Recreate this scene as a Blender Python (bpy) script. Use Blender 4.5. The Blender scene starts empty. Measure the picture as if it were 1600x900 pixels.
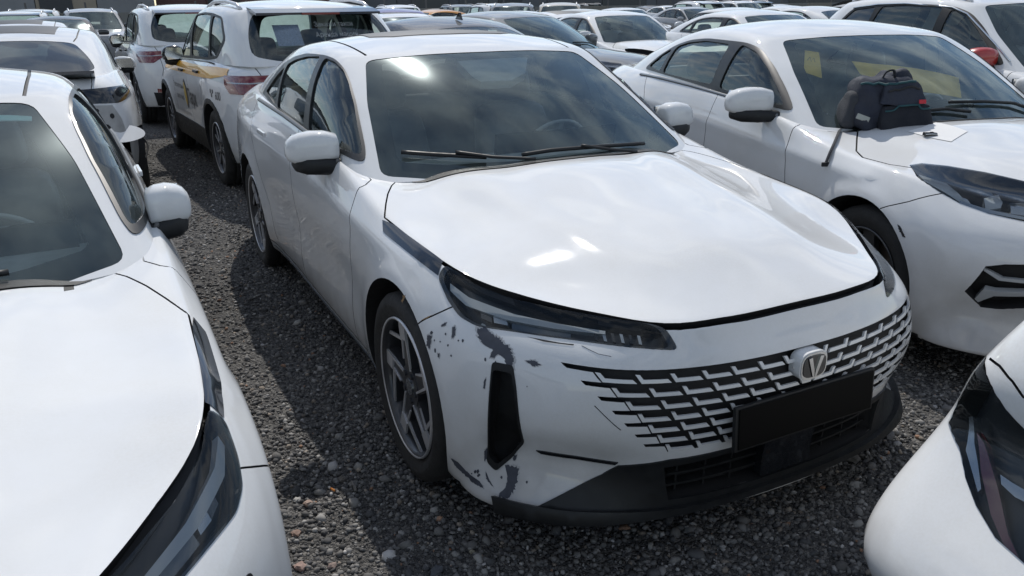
import bpy, bmesh, math, random
import numpy as np
from mathutils import Vector, Matrix
from mathutils.bvhtree import BVHTree
from mathutils.geometry import delaunay_2d_cdt
from math import radians as rad, sin, cos, pi

random.seed(7); np.random.seed(7)
scene = bpy.context.scene
COL = scene.collection

# ------------------------------------------------------------------ camera
CAM_F = 1232.06                                  # focal length in pixels of a 1600 px wide frame
CAM_PITCH, CAM_YAW, CAM_ROLL = rad(19.719), rad(26.838), rad(-0.744)
CAM_LOC = Vector((-1.670, -2.348, 1.570))
_cy, _sy, _cp, _sp = cos(CAM_YAW), sin(CAM_YAW), cos(CAM_PITCH), sin(CAM_PITCH)
CFW = Vector((_sy*_cp, _cy*_cp, -_sp)); _r = Vector((_cy, -_sy, 0)); _u = _r.cross(CFW)
CRT = _r*cos(CAM_ROLL) + _u*sin(CAM_ROLL); CUP = -_r*sin(CAM_ROLL) + _u*cos(CAM_ROLL)
cam = bpy.data.cameras.new('camera'); camo = bpy.data.objects.new('camera', cam); COL.objects.link(camo)
cam.sensor_width = 36.0; cam.lens = 36.0*CAM_F/1600; cam.clip_start = 0.05; cam.clip_end = 2000
camo.matrix_world = Matrix(((CRT.x, CUP.x, -CFW.x, CAM_LOC.x), (CRT.y, CUP.y, -CFW.y, CAM_LOC.y), (CRT.z, CUP.z, -CFW.z, CAM_LOC.z), (0, 0, 0, 1)))
scene.camera = camo

# ------------------------------------------------------------------ light
SUN = Vector((0.29, 0.78, 1.0)).normalized()     # towards the sun, measured from the mirror's shadow
SUN_EL = math.asin(SUN.z); SUN_AZ = math.atan2(SUN.x, SUN.y)
world = bpy.data.worlds.new('World'); scene.world = world; world.use_nodes = True
def build_world():
    nt = world.node_tree; N = nt.nodes; L = nt.links
    bg = N['Background']; bg.inputs['Strength'].default_value = 0.10
    sky = N.new('ShaderNodeTexSky'); sky.sky_type = 'NISHITA'; sky.sun_disc = False
    sky.sun_elevation = SUN_EL; sky.sun_rotation = SUN_AZ; sky.air_density = 1.0; sky.dust_density = 0.2
    # broken cloud over the whole sky, as the windscreens mirror it
    tc = N.new('ShaderNodeTexCoord'); sep = N.new('ShaderNodeSeparateXYZ'); L.new(tc.outputs['Generated'], sep.inputs[0])
    add = N.new('ShaderNodeMath'); add.operation = 'ADD'; add.inputs[1].default_value = 0.12; L.new(sep.outputs['Z'], add.inputs[0])
    mx = N.new('ShaderNodeMath'); mx.operation = 'MAXIMUM'; mx.inputs[1].default_value = 0.04; L.new(add.outputs[0], mx.inputs[0])
    dv = N.new('ShaderNodeVectorMath'); dv.operation = 'DIVIDE'; L.new(tc.outputs['Generated'], dv.inputs[0]); L.new(mx.outputs[0], dv.inputs[1])
    no = N.new('ShaderNodeTexNoise'); no.inputs['Scale'].default_value = 4.2; no.inputs['Detail'].default_value = 9; no.inputs['Roughness'].default_value = 0.58
    no.inputs['Distortion'].default_value = 0.5; L.new(dv.outputs[0], no.inputs['Vector'])
    rp = N.new('ShaderNodeValToRGB'); rp.color_ramp.elements[0].position = 0.43; rp.color_ramp.elements[1].position = 0.68
    L.new(no.outputs['Fac'], rp.inputs[0])
    mix = N.new('ShaderNodeMixRGB'); mix.inputs[2].default_value = (9.6, 9.9, 10.3, 1)
    fm = N.new('ShaderNodeMath'); fm.operation = 'MULTIPLY'; fm.inputs[1].default_value = 0.75; L.new(rp.outputs[0], fm.inputs[0])
    L.new(fm.outputs[0], mix.inputs[0]); L.new(sky.outputs[0], mix.inputs[1]); L.new(mix.outputs[0], bg.inputs['Color'])
build_world()
sun = bpy.data.lights.new('sun', 'SUN'); sun.energy = 3.0; sun.angle = rad(0.53); sun.color = (1.0, 0.955, 0.89)
suno = bpy.data.objects.new('sun', sun); COL.objects.link(suno); suno.rotation_euler = SUN.to_track_quat('Z', 'Y').to_euler()
scene.view_settings.view_transform = 'Standard'; scene.view_settings.look = 'None'
scene.view_settings.exposure = 0.26; scene.view_settings.gamma = 1.0

# ------------------------------------------------------------------ materials
MATS = {}
def mat(name, color=(.5, .5, .5), rough=.5, metal=0., coat=0., coat_r=.03, spec=.5, bump=None, vary=None, ior=None):
    """principled material; bump=(scale, strength), vary=(scale, amount) noise in value"""
    if name in MATS: return MATS[name]
    m = bpy.data.materials.new(name); m.use_nodes = True
    nt = m.node_tree; b = nt.nodes['Principled BSDF']
    b.inputs['Base Color'].default_value = (*color, 1); b.inputs['Roughness'].default_value = rough
    b.inputs['Metallic'].default_value = metal; b.inputs['Coat Weight'].default_value = coat
    b.inputs['Coat Roughness'].default_value = coat_r; b.inputs['Specular IOR Level'].default_value = spec
    tc = nt.nodes.new('ShaderNodeTexCoord')
    if vary:
        no = nt.nodes.new('ShaderNodeTexNoise'); no.inputs['Scale'].default_value = vary[0]; no.inputs['Detail'].default_value = 6
        no.inputs['Roughness'].default_value = .6
        nt.links.new(tc.outputs['Object'], no.inputs['Vector'])
        mr = nt.nodes.new('ShaderNodeMapRange'); mr.inputs['To Min'].default_value = 1-vary[1]; mr.inputs['To Max'].default_value = 1+vary[1]
        mr.inputs['From Min'].default_value = .25; mr.inputs['From Max'].default_value = .75
        nt.links.new(no.outputs['Fac'], mr.inputs['Value'])
        mu = nt.nodes.new('ShaderNodeVectorMath'); mu.operation = 'SCALE'; mu.inputs[0].default_value = color
        nt.links.new(mr.outputs[0], mu.inputs['Scale']); nt.links.new(mu.outputs[0], b.inputs['Base Color'])
        m2 = nt.nodes.new('ShaderNodeMath'); m2.operation = 'MULTIPLY'; m2.inputs[1].default_value = rough
        nt.links.new(mr.outputs[0], m2.inputs[0]); nt.links.new(m2.outputs[0], b.inputs['Roughness'])
    if bump:
        no = nt.nodes.new('ShaderNodeTexNoise'); no.inputs['Scale'].default_value = bump[0]; no.inputs['Detail'].default_value = 4
        nt.links.new(tc.outputs['Object'], no.inputs['Vector'])
        bp = nt.nodes.new('ShaderNodeBump'); bp.inputs['Strength'].default_value = bump[1]; bp.inputs['Distance'].default_value = .01
        nt.links.new(no.outputs['Fac'], bp.inputs['Height']); nt.links.new(bp.outputs[0], b.inputs['Normal'])
    MATS[name] = m
    return m
def paint(name, color):
    """clear-coated car paint with a film of road dust that thickens in soft patches"""
    if name in MATS: return MATS[name]
    m = mat(name, color, .6, 0, 1.0, .03, spec=.08)
    nt = m.node_tree; b = nt.nodes['Principled BSDF']; L = nt.links
    tc = nt.nodes['Texture Coordinate'] if 'Texture Coordinate' in nt.nodes else nt.nodes.new('ShaderNodeTexCoord')
    n1 = nt.nodes.new('ShaderNodeTexNoise'); n1.inputs['Scale'].default_value = 2.3; n1.inputs['Detail'].default_value = 8; n1.inputs['Roughness'].default_value = .65
    L.new(tc.outputs['Object'], n1.inputs['Vector'])
    n2 = nt.nodes.new('ShaderNodeTexNoise'); n2.inputs['Scale'].default_value = 160; n2.inputs['Detail'].default_value = 3
    L.new(tc.outputs['Object'], n2.inputs['Vector'])
    r1 = nt.nodes.new('ShaderNodeMapRange'); r1.inputs['From Min'].default_value = .38; r1.inputs['From Max'].default_value = .75
    L.new(n1.outputs['Fac'], r1.inputs['Value'])
    mx = nt.nodes.new('ShaderNodeMixRGB'); mx.inputs[1].default_value = (*color, 1)
    mx.inputs[2].default_value = (color[0]*.80+.03, color[1]*.78+.027, color[2]*.74+.022, 1)
    mm = nt.nodes.new('ShaderNodeMath'); mm.operation = 'MULTIPLY'; L.new(r1.outputs[0], mm.inputs[0]); L.new(n2.outputs['Fac'], mm.inputs[1])
    L.new(mm.outputs[0], mx.inputs[0])
    sp = nt.nodes.new('ShaderNodeSeparateXYZ'); L.new(tc.outputs['Object'], sp.inputs[0])
    n3 = nt.nodes.new('ShaderNodeTexNoise'); n3.inputs['Scale'].default_value = 9; n3.inputs['Detail'].default_value = 6; L.new(tc.outputs['Object'], n3.inputs['Vector'])
    gz_ = nt.nodes.new('ShaderNodeMath'); gz_.operation = 'MULTIPLY_ADD'; gz_.inputs[1].default_value = -.32; L.new(n3.outputs['Fac'], gz_.inputs[0]); L.new(sp.outputs['Z'], gz_.inputs[2])
    gr_ = nt.nodes.new('ShaderNodeMapRange'); gr_.inputs['From Min'].default_value = .06; gr_.inputs['From Max'].default_value = .30; gr_.inputs['To Min'].default_value = .42; gr_.inputs['To Max'].default_value = 0.
    L.new(gz_.outputs[0], gr_.inputs['Value'])
    m3 = nt.nodes.new('ShaderNodeMixRGB'); m3.inputs[2].default_value = (.19, .17, .145, 1); L.new(gr_.outputs[0], m3.inputs[0]); L.new(mx.outputs[0], m3.inputs[1]); L.new(m3.outputs[0], b.inputs['Base Color'])
    r2 = nt.nodes.new('ShaderNodeMapRange'); r2.inputs['From Min'].default_value = .35; r2.inputs['From Max'].default_value = .75; r2.inputs['To Min'].default_value = .008; r2.inputs['To Max'].default_value = .055
    L.new(n1.outputs['Fac'], r2.inputs['Value']); L.new(r2.outputs[0], b.inputs['Coat Roughness'])
    r3 = nt.nodes.new('ShaderNodeMapRange'); r3.inputs['To Min'].default_value = 1.0; r3.inputs['To Max'].default_value = .75
    L.new(mm.outputs[0], r3.inputs['Value']); L.new(r3.outputs[0], b.inputs['Coat Weight'])
    return m
def glass(name, tint=(.55, .62, .6), dust_glare=.05, refl=(1, 1, 1), ior=1.75, gr=.012, haze=.03):
    """single-sheet window glass: tinted straight-through light plus a mirror reflection by angle, a thin dust film with glare painted into it"""
    if name in MATS: return MATS[name]
    m = bpy.data.materials.new(name); m.use_nodes = True; nt = m.node_tree; N = nt.nodes; L = nt.links
    N.remove(N['Principled BSDF']); out = N['Material Output']
    tr = N.new('ShaderNodeBsdfTransparent'); tr.inputs[0].default_value = (*tint, 1)
    gl = N.new('ShaderNodeBsdfGlossy'); gl.inputs['Roughness'].default_value = gr; gl.inputs['Color'].default_value = (*refl, 1)
    fr = N.new('ShaderNodeFresnel'); fr.inputs['IOR'].default_value = ior
    g2 = N.new('ShaderNodeBsdfGlossy'); g2.inputs['Roughness'].default_value = .16; g2.inputs['Color'].default_value = (*refl, 1)
    mg = N.new('ShaderNodeMixShader'); mg.inputs[0].default_value = haze; L.new(gl.outputs[0], mg.inputs[1]); L.new(g2.outputs[0], mg.inputs[2])
    mx = N.new('ShaderNodeMixShader'); L.new(fr.outputs[0], mx.inputs[0]); L.new(tr.outputs[0], mx.inputs[1]); L.new(mg.outputs[0], mx.inputs[2])
    df = N.new('ShaderNodeBsdfDiffuse'); df.inputs[0].default_value = (.36, .47, .48, 1)  # dust film whose pale teal also paints in the glare haze
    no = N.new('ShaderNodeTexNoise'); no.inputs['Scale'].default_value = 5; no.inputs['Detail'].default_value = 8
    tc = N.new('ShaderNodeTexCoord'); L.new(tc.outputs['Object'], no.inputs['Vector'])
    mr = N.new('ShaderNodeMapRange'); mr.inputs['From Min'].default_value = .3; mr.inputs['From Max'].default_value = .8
    mr.inputs['To Min'].default_value = dust_glare*.4; mr.inputs['To Max'].default_value = dust_glare*1.8; L.new(no.outputs['Fac'], mr.inputs['Value'])
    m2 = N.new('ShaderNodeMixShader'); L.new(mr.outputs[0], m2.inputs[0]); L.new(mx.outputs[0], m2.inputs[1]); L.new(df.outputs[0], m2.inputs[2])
    L.new(m2.outputs[0], out.inputs['Surface'])
    MATS[name] = m
    return m
WHITE = paint('white_paint', (.65, .66, .665))
BLACK = mat('black_plastic', (.011, .012, .013), .5, spec=.35, vary=(30, .25))
VOID = mat('dark_recess', (.012, .012, .013), .7)
RUBBER = mat('rubber', (.022, .022, .022), .75, vary=(25, .25), bump=(120, .2))
GLOSSB = mat('gloss_black', (.008, .009, .011), .12, coat=.6)
PRIMER = mat('bare_plastic', (.045, .05, .065), .55, vary=(40, .3))
CHROME = mat('chrome', (.62, .63, .64), .12, metal=1)
SILVER = mat('machined_alloy', (.62, .62, .63), .35, metal=.55, vary=(20, .12))
DALLOY = mat('dark_alloy', (.045, .047, .052), .35, metal=.3, coat=.3)
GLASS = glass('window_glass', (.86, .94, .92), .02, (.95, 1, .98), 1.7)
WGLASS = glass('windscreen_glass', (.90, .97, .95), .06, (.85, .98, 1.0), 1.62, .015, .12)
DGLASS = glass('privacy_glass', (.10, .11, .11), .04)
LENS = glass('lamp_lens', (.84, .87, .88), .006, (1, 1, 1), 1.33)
TRIM = mat('window_trim', (.012, .013, .014), .42, coat=.15)
INTER = mat('cabin_trim', (.38, .40, .40), .65, vary=(12, .2))
INTERL = mat('cabin_trim_light', (.62, .63, .62), .7, vary=(10, .15))
SEAT = mat('seat_leather', (.13, .132, .135), .5, vary=(18, .2))
LAMPD = mat('lamp_housing', (.022, .024, .027), .4, coat=.1)
LAMPS = mat('lamp_reflector', (.34, .36, .38), .2, metal=.8)
LAMPW = mat('lamp_guide', (.42, .44, .45), .2, coat=.5)
REDL = mat('red_lens', (.13, .004, .007), .12, coat=1)
REDD = mat('dark_red_lens', (.06, .003, .006), .15, coat=1)

# ------------------------------------------------------------------ mesh helpers
def link(name, me, parent=None, m=None, smooth=None):
    o = bpy.data.objects.new(name, me); COL.objects.link(o)
    if parent is not None: o.parent = parent
    if m is not None:
        me.materials.clear()
        for mm in (m if isinstance(m, (list, tuple)) else [m]): me.materials.append(mm)
    if smooth is not None: me.polygons.foreach_set('use_smooth', [smooth]*len(me.polygons))
    return o
def pymesh(verts, faces, name='mesh', smooth=False):
    me = bpy.data.meshes.new(name); me.from_pydata([tuple(v) for v in verts], [], faces); me.update()
    if smooth: me.polygons.foreach_set('use_smooth', [True]*len(me.polygons))
    return me
def evalmesh(o):
    dg = bpy.context.evaluated_depsgraph_get(); dg.update()
    return bpy.data.meshes.new_from_object(o.evaluated_get(dg))
def drop(o):
    me = o.data; bpy.data.objects.remove(o)
    if me is not None and me.users == 0: bpy.data.meshes.remove(me)
def co(me):
    a = np.empty(len(me.vertices)*3); me.vertices.foreach_get('co', a); return a.reshape(-1, 3)
def thing(name, label, cat, loc=(0, 0, 0), rz=0, group=None):
    o = bpy.data.objects.new(name, None); o.empty_display_size = .2; COL.objects.link(o)
    o.location = loc; o.rotation_euler = (0, 0, rz); o['label'] = label; o['category'] = cat
    if group: o['group'] = group
    return o
def tag(o, label, cat, group=None):
    o['label'] = label; o['category'] = cat
    if group: o['group'] = group
    return o
def subdivide(verts, faces, creases, level=3, fit=4):
    """Catmull-Clark surface that passes through the cage points"""
    P = np.array(verts, float); cage = P.copy()
    me = pymesh(cage, faces)
    if creases:
        at = me.attributes.new('crease_edge', 'FLOAT', 'EDGE'); arr = np.zeros(len(me.edges))
        for i, e in enumerate(me.edges): arr[i] = creases.get(tuple(sorted(e.vertices)), 0.)
        at.data.foreach_set('value', arr)
    o = link('tmp', me); md = o.modifiers.new('s', 'SUBSURF'); md.levels = md.render_levels = 2
    for _ in range(fit):
        r = evalmesh(o); q = co(r)[:len(P)]; cage = cage + (P-q)*.9
        me.vertices.foreach_set('co', cage.ravel()); me.update(); bpy.data.meshes.remove(r)
    md.levels = md.render_levels = level
    r = evalmesh(o); drop(o)
    r.polygons.foreach_set('use_smooth', [True]*len(r.polygons))
    return r
def ring_body(rings, nl, deck, bottom=True, creases=()):
    """half rings (front centre round the +x side to rear centre) stacked upward, decked over between the sides.
    nl lateral cells; deck[b][a] interior points (b=1..nb-1, a=0..nl-1); mirrored to both sides."""
    V = []; idx = {}
    def vid(p):
        k = (round(p[0], 5), round(p[1], 5), round(p[2], 5))
        if k not in idx: idx[k] = len(V); V.append(k)
        return idx[k]
    Fs = []; cr = {}
    K = len(rings[0])-1; nb = K-2*nl
    def both(q):
        a = [vid(p) for p in q]; b = [vid((-p[0], p[1], p[2])) for p in q][::-1]
        Fs.append(a); Fs.append(b)
    for r in range(len(rings)-1):
        for k in range(K):
            both([rings[r][k], rings[r][k+1], rings[r+1][k+1], rings[r+1][k]])
    def grid(top, ring):
        G = [[None]*(nl+1) for _ in range(nb+1)]
        for a in range(nl+1): G[0][a] = ring[a]; G[nb][a] = ring[K-a]
        for b in range(nb+1): G[b][nl] = ring[nl+b]
        for b in range(1, nb):
            for a in range(nl):
                if top: G[b][a] = deck[b-1][a]
                else:
                    e = G[b][nl]; t = a/nl
                    yc = G[0][0][1]+(G[nb][0][1]-G[0][0][1])*b/nb
                    G[b][a] = (e[0]*t, yc*(1-t)+e[1]*t, e[2])
        for b in range(nb):
            for a in range(nl):
                q = [G[b][a], G[b][a+1], G[b+1][a+1], G[b+1][a]]
                both(q if top else q[::-1])
        return G
    grid(True, rings[-1])
    if bottom: grid(False, rings[0])
    for (r, k0, k1, w) in creases:
        for k in range(k0, k1):
            for s in (1, -1):
                a, b = rings[r][k], rings[r][k+1]
                cr[tuple(sorted((vid((s*a[0], a[1], a[2])), vid((s*b[0], b[1], b[2])))))] = w
    return V, Fs, cr
def bvh_of(me):
    return BVHTree.FromPolygons([v.co.copy() for v in me.vertices], [list(p.vertices) for p in me.polygons])
class Surf:
    """smooth surface to trace on: nearest point or ray hit with interpolated normal"""
    def __init__(s, me):
        me.calc_loop_triangles()
        s.V = co(me); n = np.empty(len(me.vertices)*3); me.vertices.foreach_get('normal', n); s.N = n.reshape(-1, 3)
        s.T = [tuple(t.vertices) for t in me.loop_triangles]
        s.b = BVHTree.FromPolygons([Vector(v) for v in s.V], s.T)
    def nrm(s, p, i):
        a, b, c = s.T[i]; A, B, C = s.V[a], s.V[b], s.V[c]; p = np.array(p)
        v0, v1, v2 = B-A, C-A, p-A
        d00, d01, d11, d20, d21 = v0@v0, v0@v1, v1@v1, v2@v0, v2@v1; den = d00*d11-d01*d01
        if abs(den) < 1e-18: return Vector(s.N[a])
        v = (d11*d20-d01*d21)/den; w = (d00*d21-d01*d20)/den
        return Vector(s.N[a]*(1-v-w)+s.N[b]*v+s.N[c]*w).normalized()
    def near(s, p):
        q, n, i, d = s.b.find_nearest(Vector(p)); return q, s.nrm(q, i)
    def hit(s, o, d):
        q, n, i, t = s.b.ray_cast(Vector(o), Vector(d))
        return (None, None) if q is None else (q, s.nrm(q, i))
def pix(u, v):
    return (CRT*((u-800)/CAM_F) + CUP*((450-v)/CAM_F) + CFW).normalized()
def resample(pts, step, closed=False):
    P = [Vector(p) for p in pts]; out = []
    n = len(P) if closed else len(P)-1
    for i in range(n):
        a, b = P[i], P[(i+1) % len(P)]; m = max(1, int(math.ceil((b-a).length/step)))
        out += [a.lerp(b, j/m) for j in range(m)]
    if not closed: out.append(P[-1])
    return out
def smooth_line(pts, n=6, closed=False):
    """Catmull-Rom through the points"""
    P = [Vector(p) for p in pts]; out = []; m = len(P)
    g = (lambda i: P[i % m]) if closed else (lambda i: P[max(0, min(m-1, i))])
    for i in range(m if closed else m-1):
        p0, p1, p2, p3 = g(i-1), g(i), g(i+1), g(i+2)
        for j in range(n):
            t = j/n
            out.append(.5*((2*p1)+(p2-p0)*t+(2*p0-5*p1+4*p2-p3)*t*t+(3*p1-p0-3*p2+p3)*t*t*t))
    if not closed: out.append(P[-1])
    return out
def rounded(poly, r, n=4):
    """outline with its corners rounded off"""
    P = [Vector(p) for p in poly]; out = []; m = len(P)
    for i in range(m):
        a, p, b = P[i-1], P[i], P[(i+1) % m]; la, lb = (a-p).length, (b-p).length
        q0 = p+(a-p)*min(r/max(la, 1e-6), .45); q1 = p+(b-p)*min(r/max(lb, 1e-6), .45)
        for j in range(n+1):
            t = j/n; out.append(q0*(1-t)**2+p*2*t*(1-t)+q1*t*t)
    return out
def cdt(poly, d, res, holes=()):
    """triangulate 3-D outline(s) in the plane across d; returns 2-D->3-D base points, tris, boundary flag"""
    d = Vector(d).normalized(); e1 = d.orthogonal().normalized(); e2 = d.cross(e1)
    c = sum((Vector(p) for p in poly), Vector())/len(poly)
    to2 = lambda p: Vector(((Vector(p)-c).dot(e1), (Vector(p)-c).dot(e2)))
    loops = [resample(poly, res, True)]+[resample(h, res, True) for h in holes]
    V = []; E = []; h = []
    for lp in loops:
        s = len(V); q = [to2(p) for p in lp]; V += q; h += [(Vector(p)-c).dot(d) for p in lp]
        E += [(s+i, s+(i+1) % len(q)) for i in range(len(q))]
    lo = [np.array([[v.x, v.y] for v in [to2(p) for p in lp]]) for lp in loops]
    def inside(x, y, L):
        x0, y0 = L[:, 0], L[:, 1]; x1, y1 = np.roll(x0, -1), np.roll(y0, -1)
        cnd = (y0 > y) != (y1 > y)
        with np.errstate(divide='ignore', invalid='ignore'): xi = x0+(y-y0)*(x1-x0)/(y1-y0)
        return (np.sum(cnd & (x < xi)) % 2) == 1
    def edged(x, y):
        m = 1e9
        for L in lo: m = min(m, np.min((L[:, 0]-x)**2+(L[:, 1]-y)**2))
        return m**.5
    A = lo[0]; x0, y0 = A.min(0); x1, y1 = A.max(0)
    nx, ny = int((x1-x0)/res), int((y1-y0)/res)
    for i in range(nx+1):
        for j in range(ny+1):
            x, y = x0+(i+.5*(j % 2))*res, y0+j*res
            if inside(x, y, A) and not any(inside(x, y, L) for L in lo[1:]) and edged(x, y) > res*.45: V.append(Vector((x, y)))
    v2, e2_, f2, ov, oe, of = delaunay_2d_cdt(V, E, [], 0, 1e-6)
    T = []
    for f in f2:
        m = (v2[f[0]]+v2[f[1]]+v2[f[2]])/3
        if inside(m.x, m.y, A) and not any(inside(m.x, m.y, L) for L in lo[1:]): T.append(list(f))
    return [c+e1*v.x+e2*v.y for v in v2], T, d
def sheet(surf, poly, d, off0, off1=None, res=.03, holes=(), reach=1.0):
    """piece of the surface inside an outline, seen along d, moved off0 outward; with off1 a closed solid between the two"""
    B, T, d = cdt(poly, d, res, holes)
    pn = []
    for p in B:
        q, n = surf.hit(p-d*reach, d)
        if q is None or (q-p).dot(d) > reach: q, n = surf.near(p)
        pn.append((q, n))
    used = sorted({i for t in T for i in t}); mp = {i: j for j, i in enumerate(used)}
    T = [[mp[i] for i in t] for t in T]; pn = [pn[i] for i in used]
    n0 = Vector((0, 0, 0))
    for t in T[:1]:
        a, b, c = (pn[i][0] for i in t); n0 = (b-a).cross(c-a)
        if n0.dot(pn[t[0]][1]) < 0: T = [x[::-1] for x in T]
    V = [q+n*off0 for q, n in pn]
    if off1 is None:
        me = pymesh(V, T, 'sheet', True); me.normals_split_custom_set_from_vertices([tuple(n) for q, n in pn]); return me
    k = len(V); V = V+[q+n*off1 for q, n in pn]
    ec = {}
    for t in T:
        for i in range(3): ec[(t[i], t[(i+1) % 3])] = 1
    Fs = (T if off0 > off1 else [t[::-1] for t in T])+[[i+k for i in (t[::-1] if off0 > off1 else t)] for t in T]
    for (a, b) in ec:
        if (b, a) not in ec: Fs.append([b, a, a+k, b+k] if off0 > off1 else [a, b, b+k, a+k])
    me = pymesh(V, Fs, 'solid', True); nn = []
    nt = len(T)
    for i, p in enumerate(me.polygons):
        if i < nt: nn += [tuple(pn[v][1]*(1 if off0 > off1 else -1)) for v in p.vertices]
        elif i < 2*nt: nn += [tuple(pn[v-k][1]*(-1 if off0 > off1 else 1)) for v in p.vertices]
        else: nn += [tuple(p.normal)]*len(p.vertices)
    me.normals_split_custom_set(nn); return me
def prism(poly, d, l0, l1):
    d = Vector(d).normalized(); P = [Vector(p) for p in poly]; n = len(P)
    V = [p+d*l0 for p in P]+[p+d*l1 for p in P]
    Fs = [list(range(n)), list(range(2*n-1, n-1, -1))]+[[i, i+n, (i+1) % n+n, (i+1) % n] for i in range(n)]
    me = pymesh(V, Fs, 'prism'); fixn(me); return me
def fixn(me, tri=True):
    b = bmesh.new(); b.from_mesh(me); bmesh.ops.remove_doubles(b, verts=b.verts, dist=1e-6)
    if tri: bmesh.ops.triangulate(b, faces=[f for f in b.faces if len(f.verts) > 4])
    bmesh.ops.recalc_face_normals(b, faces=b.faces); b.to_mesh(me); b.free(); me.update()
def groove(surf, pts, w=.005, depth=.012, out=.012, step=.025, closed=False, taper=None):
    """closed ribbon along a line on the surface, to cut a panel gap"""
    L = resample(pts, step, closed)
    Q = [surf.near(p) for p in L]; n = len(Q); V = []
    for i, (q, nn) in enumerate(Q):
        a = Q[(i-1) % n][0] if (closed or i > 0) else q; b = Q[(i+1) % n][0] if (closed or i < n-1) else q
        s = (b-a).cross(nn).normalized()*((taper(i/(n-1)) if taper else w)/2)
        V += [q+s+nn*out, q-s+nn*out, q-s-nn*depth, q+s-nn*depth]
    Fs = []
    for i in range(n if closed else n-1):
        o, p = 4*i, 4*((i+1) % n)
        for j in range(4): Fs.append([o+j, o+(j+1) % 4, p+(j+1) % 4, p+j])
    if not closed: Fs += [[3, 2, 1, 0], [4*n-4, 4*n-3, 4*n-2, 4*n-1]]
    me = pymesh(V, Fs, 'groove'); fixn(me); return me
def cyl(c, ax, r, l0, l1, seg=48):
    ax = Vector(ax).normalized(); e1 = ax.orthogonal().normalized(); e2 = ax.cross(e1)
    return prism([Vector(c)+(e1*cos(2*pi*i/seg)+e2*sin(2*pi*i/seg))*r for i in range(seg)], ax, l0, l1)
def mirx(me):
    m = me.copy(); m.transform(Matrix.Diagonal((-1, 1, 1, 1))); m.flip_normals(); return m
def joined(meshes, name='joined'):
    b = bmesh.new()
    for m in meshes: b.from_mesh(m)
    me = bpy.data.meshes.new(name); b.to_mesh(me); b.free(); return me
def boolean(me, cut, op='DIFFERENCE', m_cut=None, solver='MANIFOLD'):
    a = link('tmp_a', me); 
    if m_cut is not None: cut.materials.clear(); cut.materials.append(m_cut)
    b = link('tmp_b', cut)
    md = a.modifiers.new('b', 'BOOLEAN'); md.object = b; md.operation = op; md.solver = solver
    try: md.material_mode = 'TRANSFER'
    except Exception: pass
    r = evalmesh(a)
    bpy.data.objects.remove(a); bpy.data.objects.remove(b)
    return r
def renormal(me, surf, mi=0):
    """after cutting: faces of slot mi shade like the uncut surface, the walls of the cuts stay flat"""
    V = [v.co.copy() for v in me.vertices]; cache = {}
    out = [None]*len(me.loops)
    me.polygons.foreach_set('use_smooth', [True]*len(me.polygons))
    for p in me.polygons:
        fn = p.normal.copy(); ok = p.material_index == mi
        for li in p.loop_indices:
            if ok:
                vi = me.loops[li].vertex_index
                if vi not in cache: cache[vi] = surf.near(V[vi])[1]
                n = cache[vi]; out[li] = n if n.dot(fn) > .3 else fn
            else: out[li] = fn
    me.normals_split_custom_set([tuple(n) for n in out])
def split_panels(me, seeds, mi=0):
    """separate the painted sheet into the panels its gaps cut it into; seeds: (name, point). Returns dict name -> mesh, 'rest'"""
    b = bmesh.new(); b.from_mesh(me); b.faces.ensure_lookup_table()
    cn = b.loops.layers.float_vector.get('x')
    comp = {}; nc = 0
    for f in b.faces:
        if f.material_index != mi or f.index in comp: continue
        st = [f]; comp[f.index] = nc
        while st:
            g = st.pop()
            for e in g.edges:
                for h in e.link_faces:
                    if h.material_index == mi and h.index not in comp: comp[h.index] = nc; st.append(h)
        nc += 1
    b.free()
    fi = [i for i in comp]; tr = BVHTree.FromPolygons([v.co.copy() for v in me.vertices], [list(me.polygons[i].vertices) for i in fi])
    own = {}
    for nm, p in seeds:
        q, n, i, d = tr.find_nearest(Vector(p)); c = comp[fi[i]]
        if c not in own: own[c] = nm
        else: print('panel', nm, 'is joined to', own[c])
    return comp, own
def submesh(me, keep, surf=None):
    V = co(me); mp = {}; vs = []; fs = []; mi = []
    cn = np.empty(len(me.loops)*3); me.corner_normals.foreach_get('vector', cn); cn = cn.reshape(-1, 3); nn = []
    for i in keep:
        p = me.polygons[i]; f = []
        for li in p.loop_indices:
            v = me.loops[li].vertex_index
            if v not in mp: mp[v] = len(vs); vs.append(V[v])
            f.append(mp[v]); nn.append(cn[li])
        fs.append(f); mi.append(p.material_index)
    r = pymesh(vs, fs)
    for m in me.materials: r.materials.append(m)
    r.polygons.foreach_set('material_index', mi); r.polygons.foreach_set('use_smooth', [True]*len(fs))
    r.normals_split_custom_set([tuple(n) for n in nn])
    return r

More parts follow.
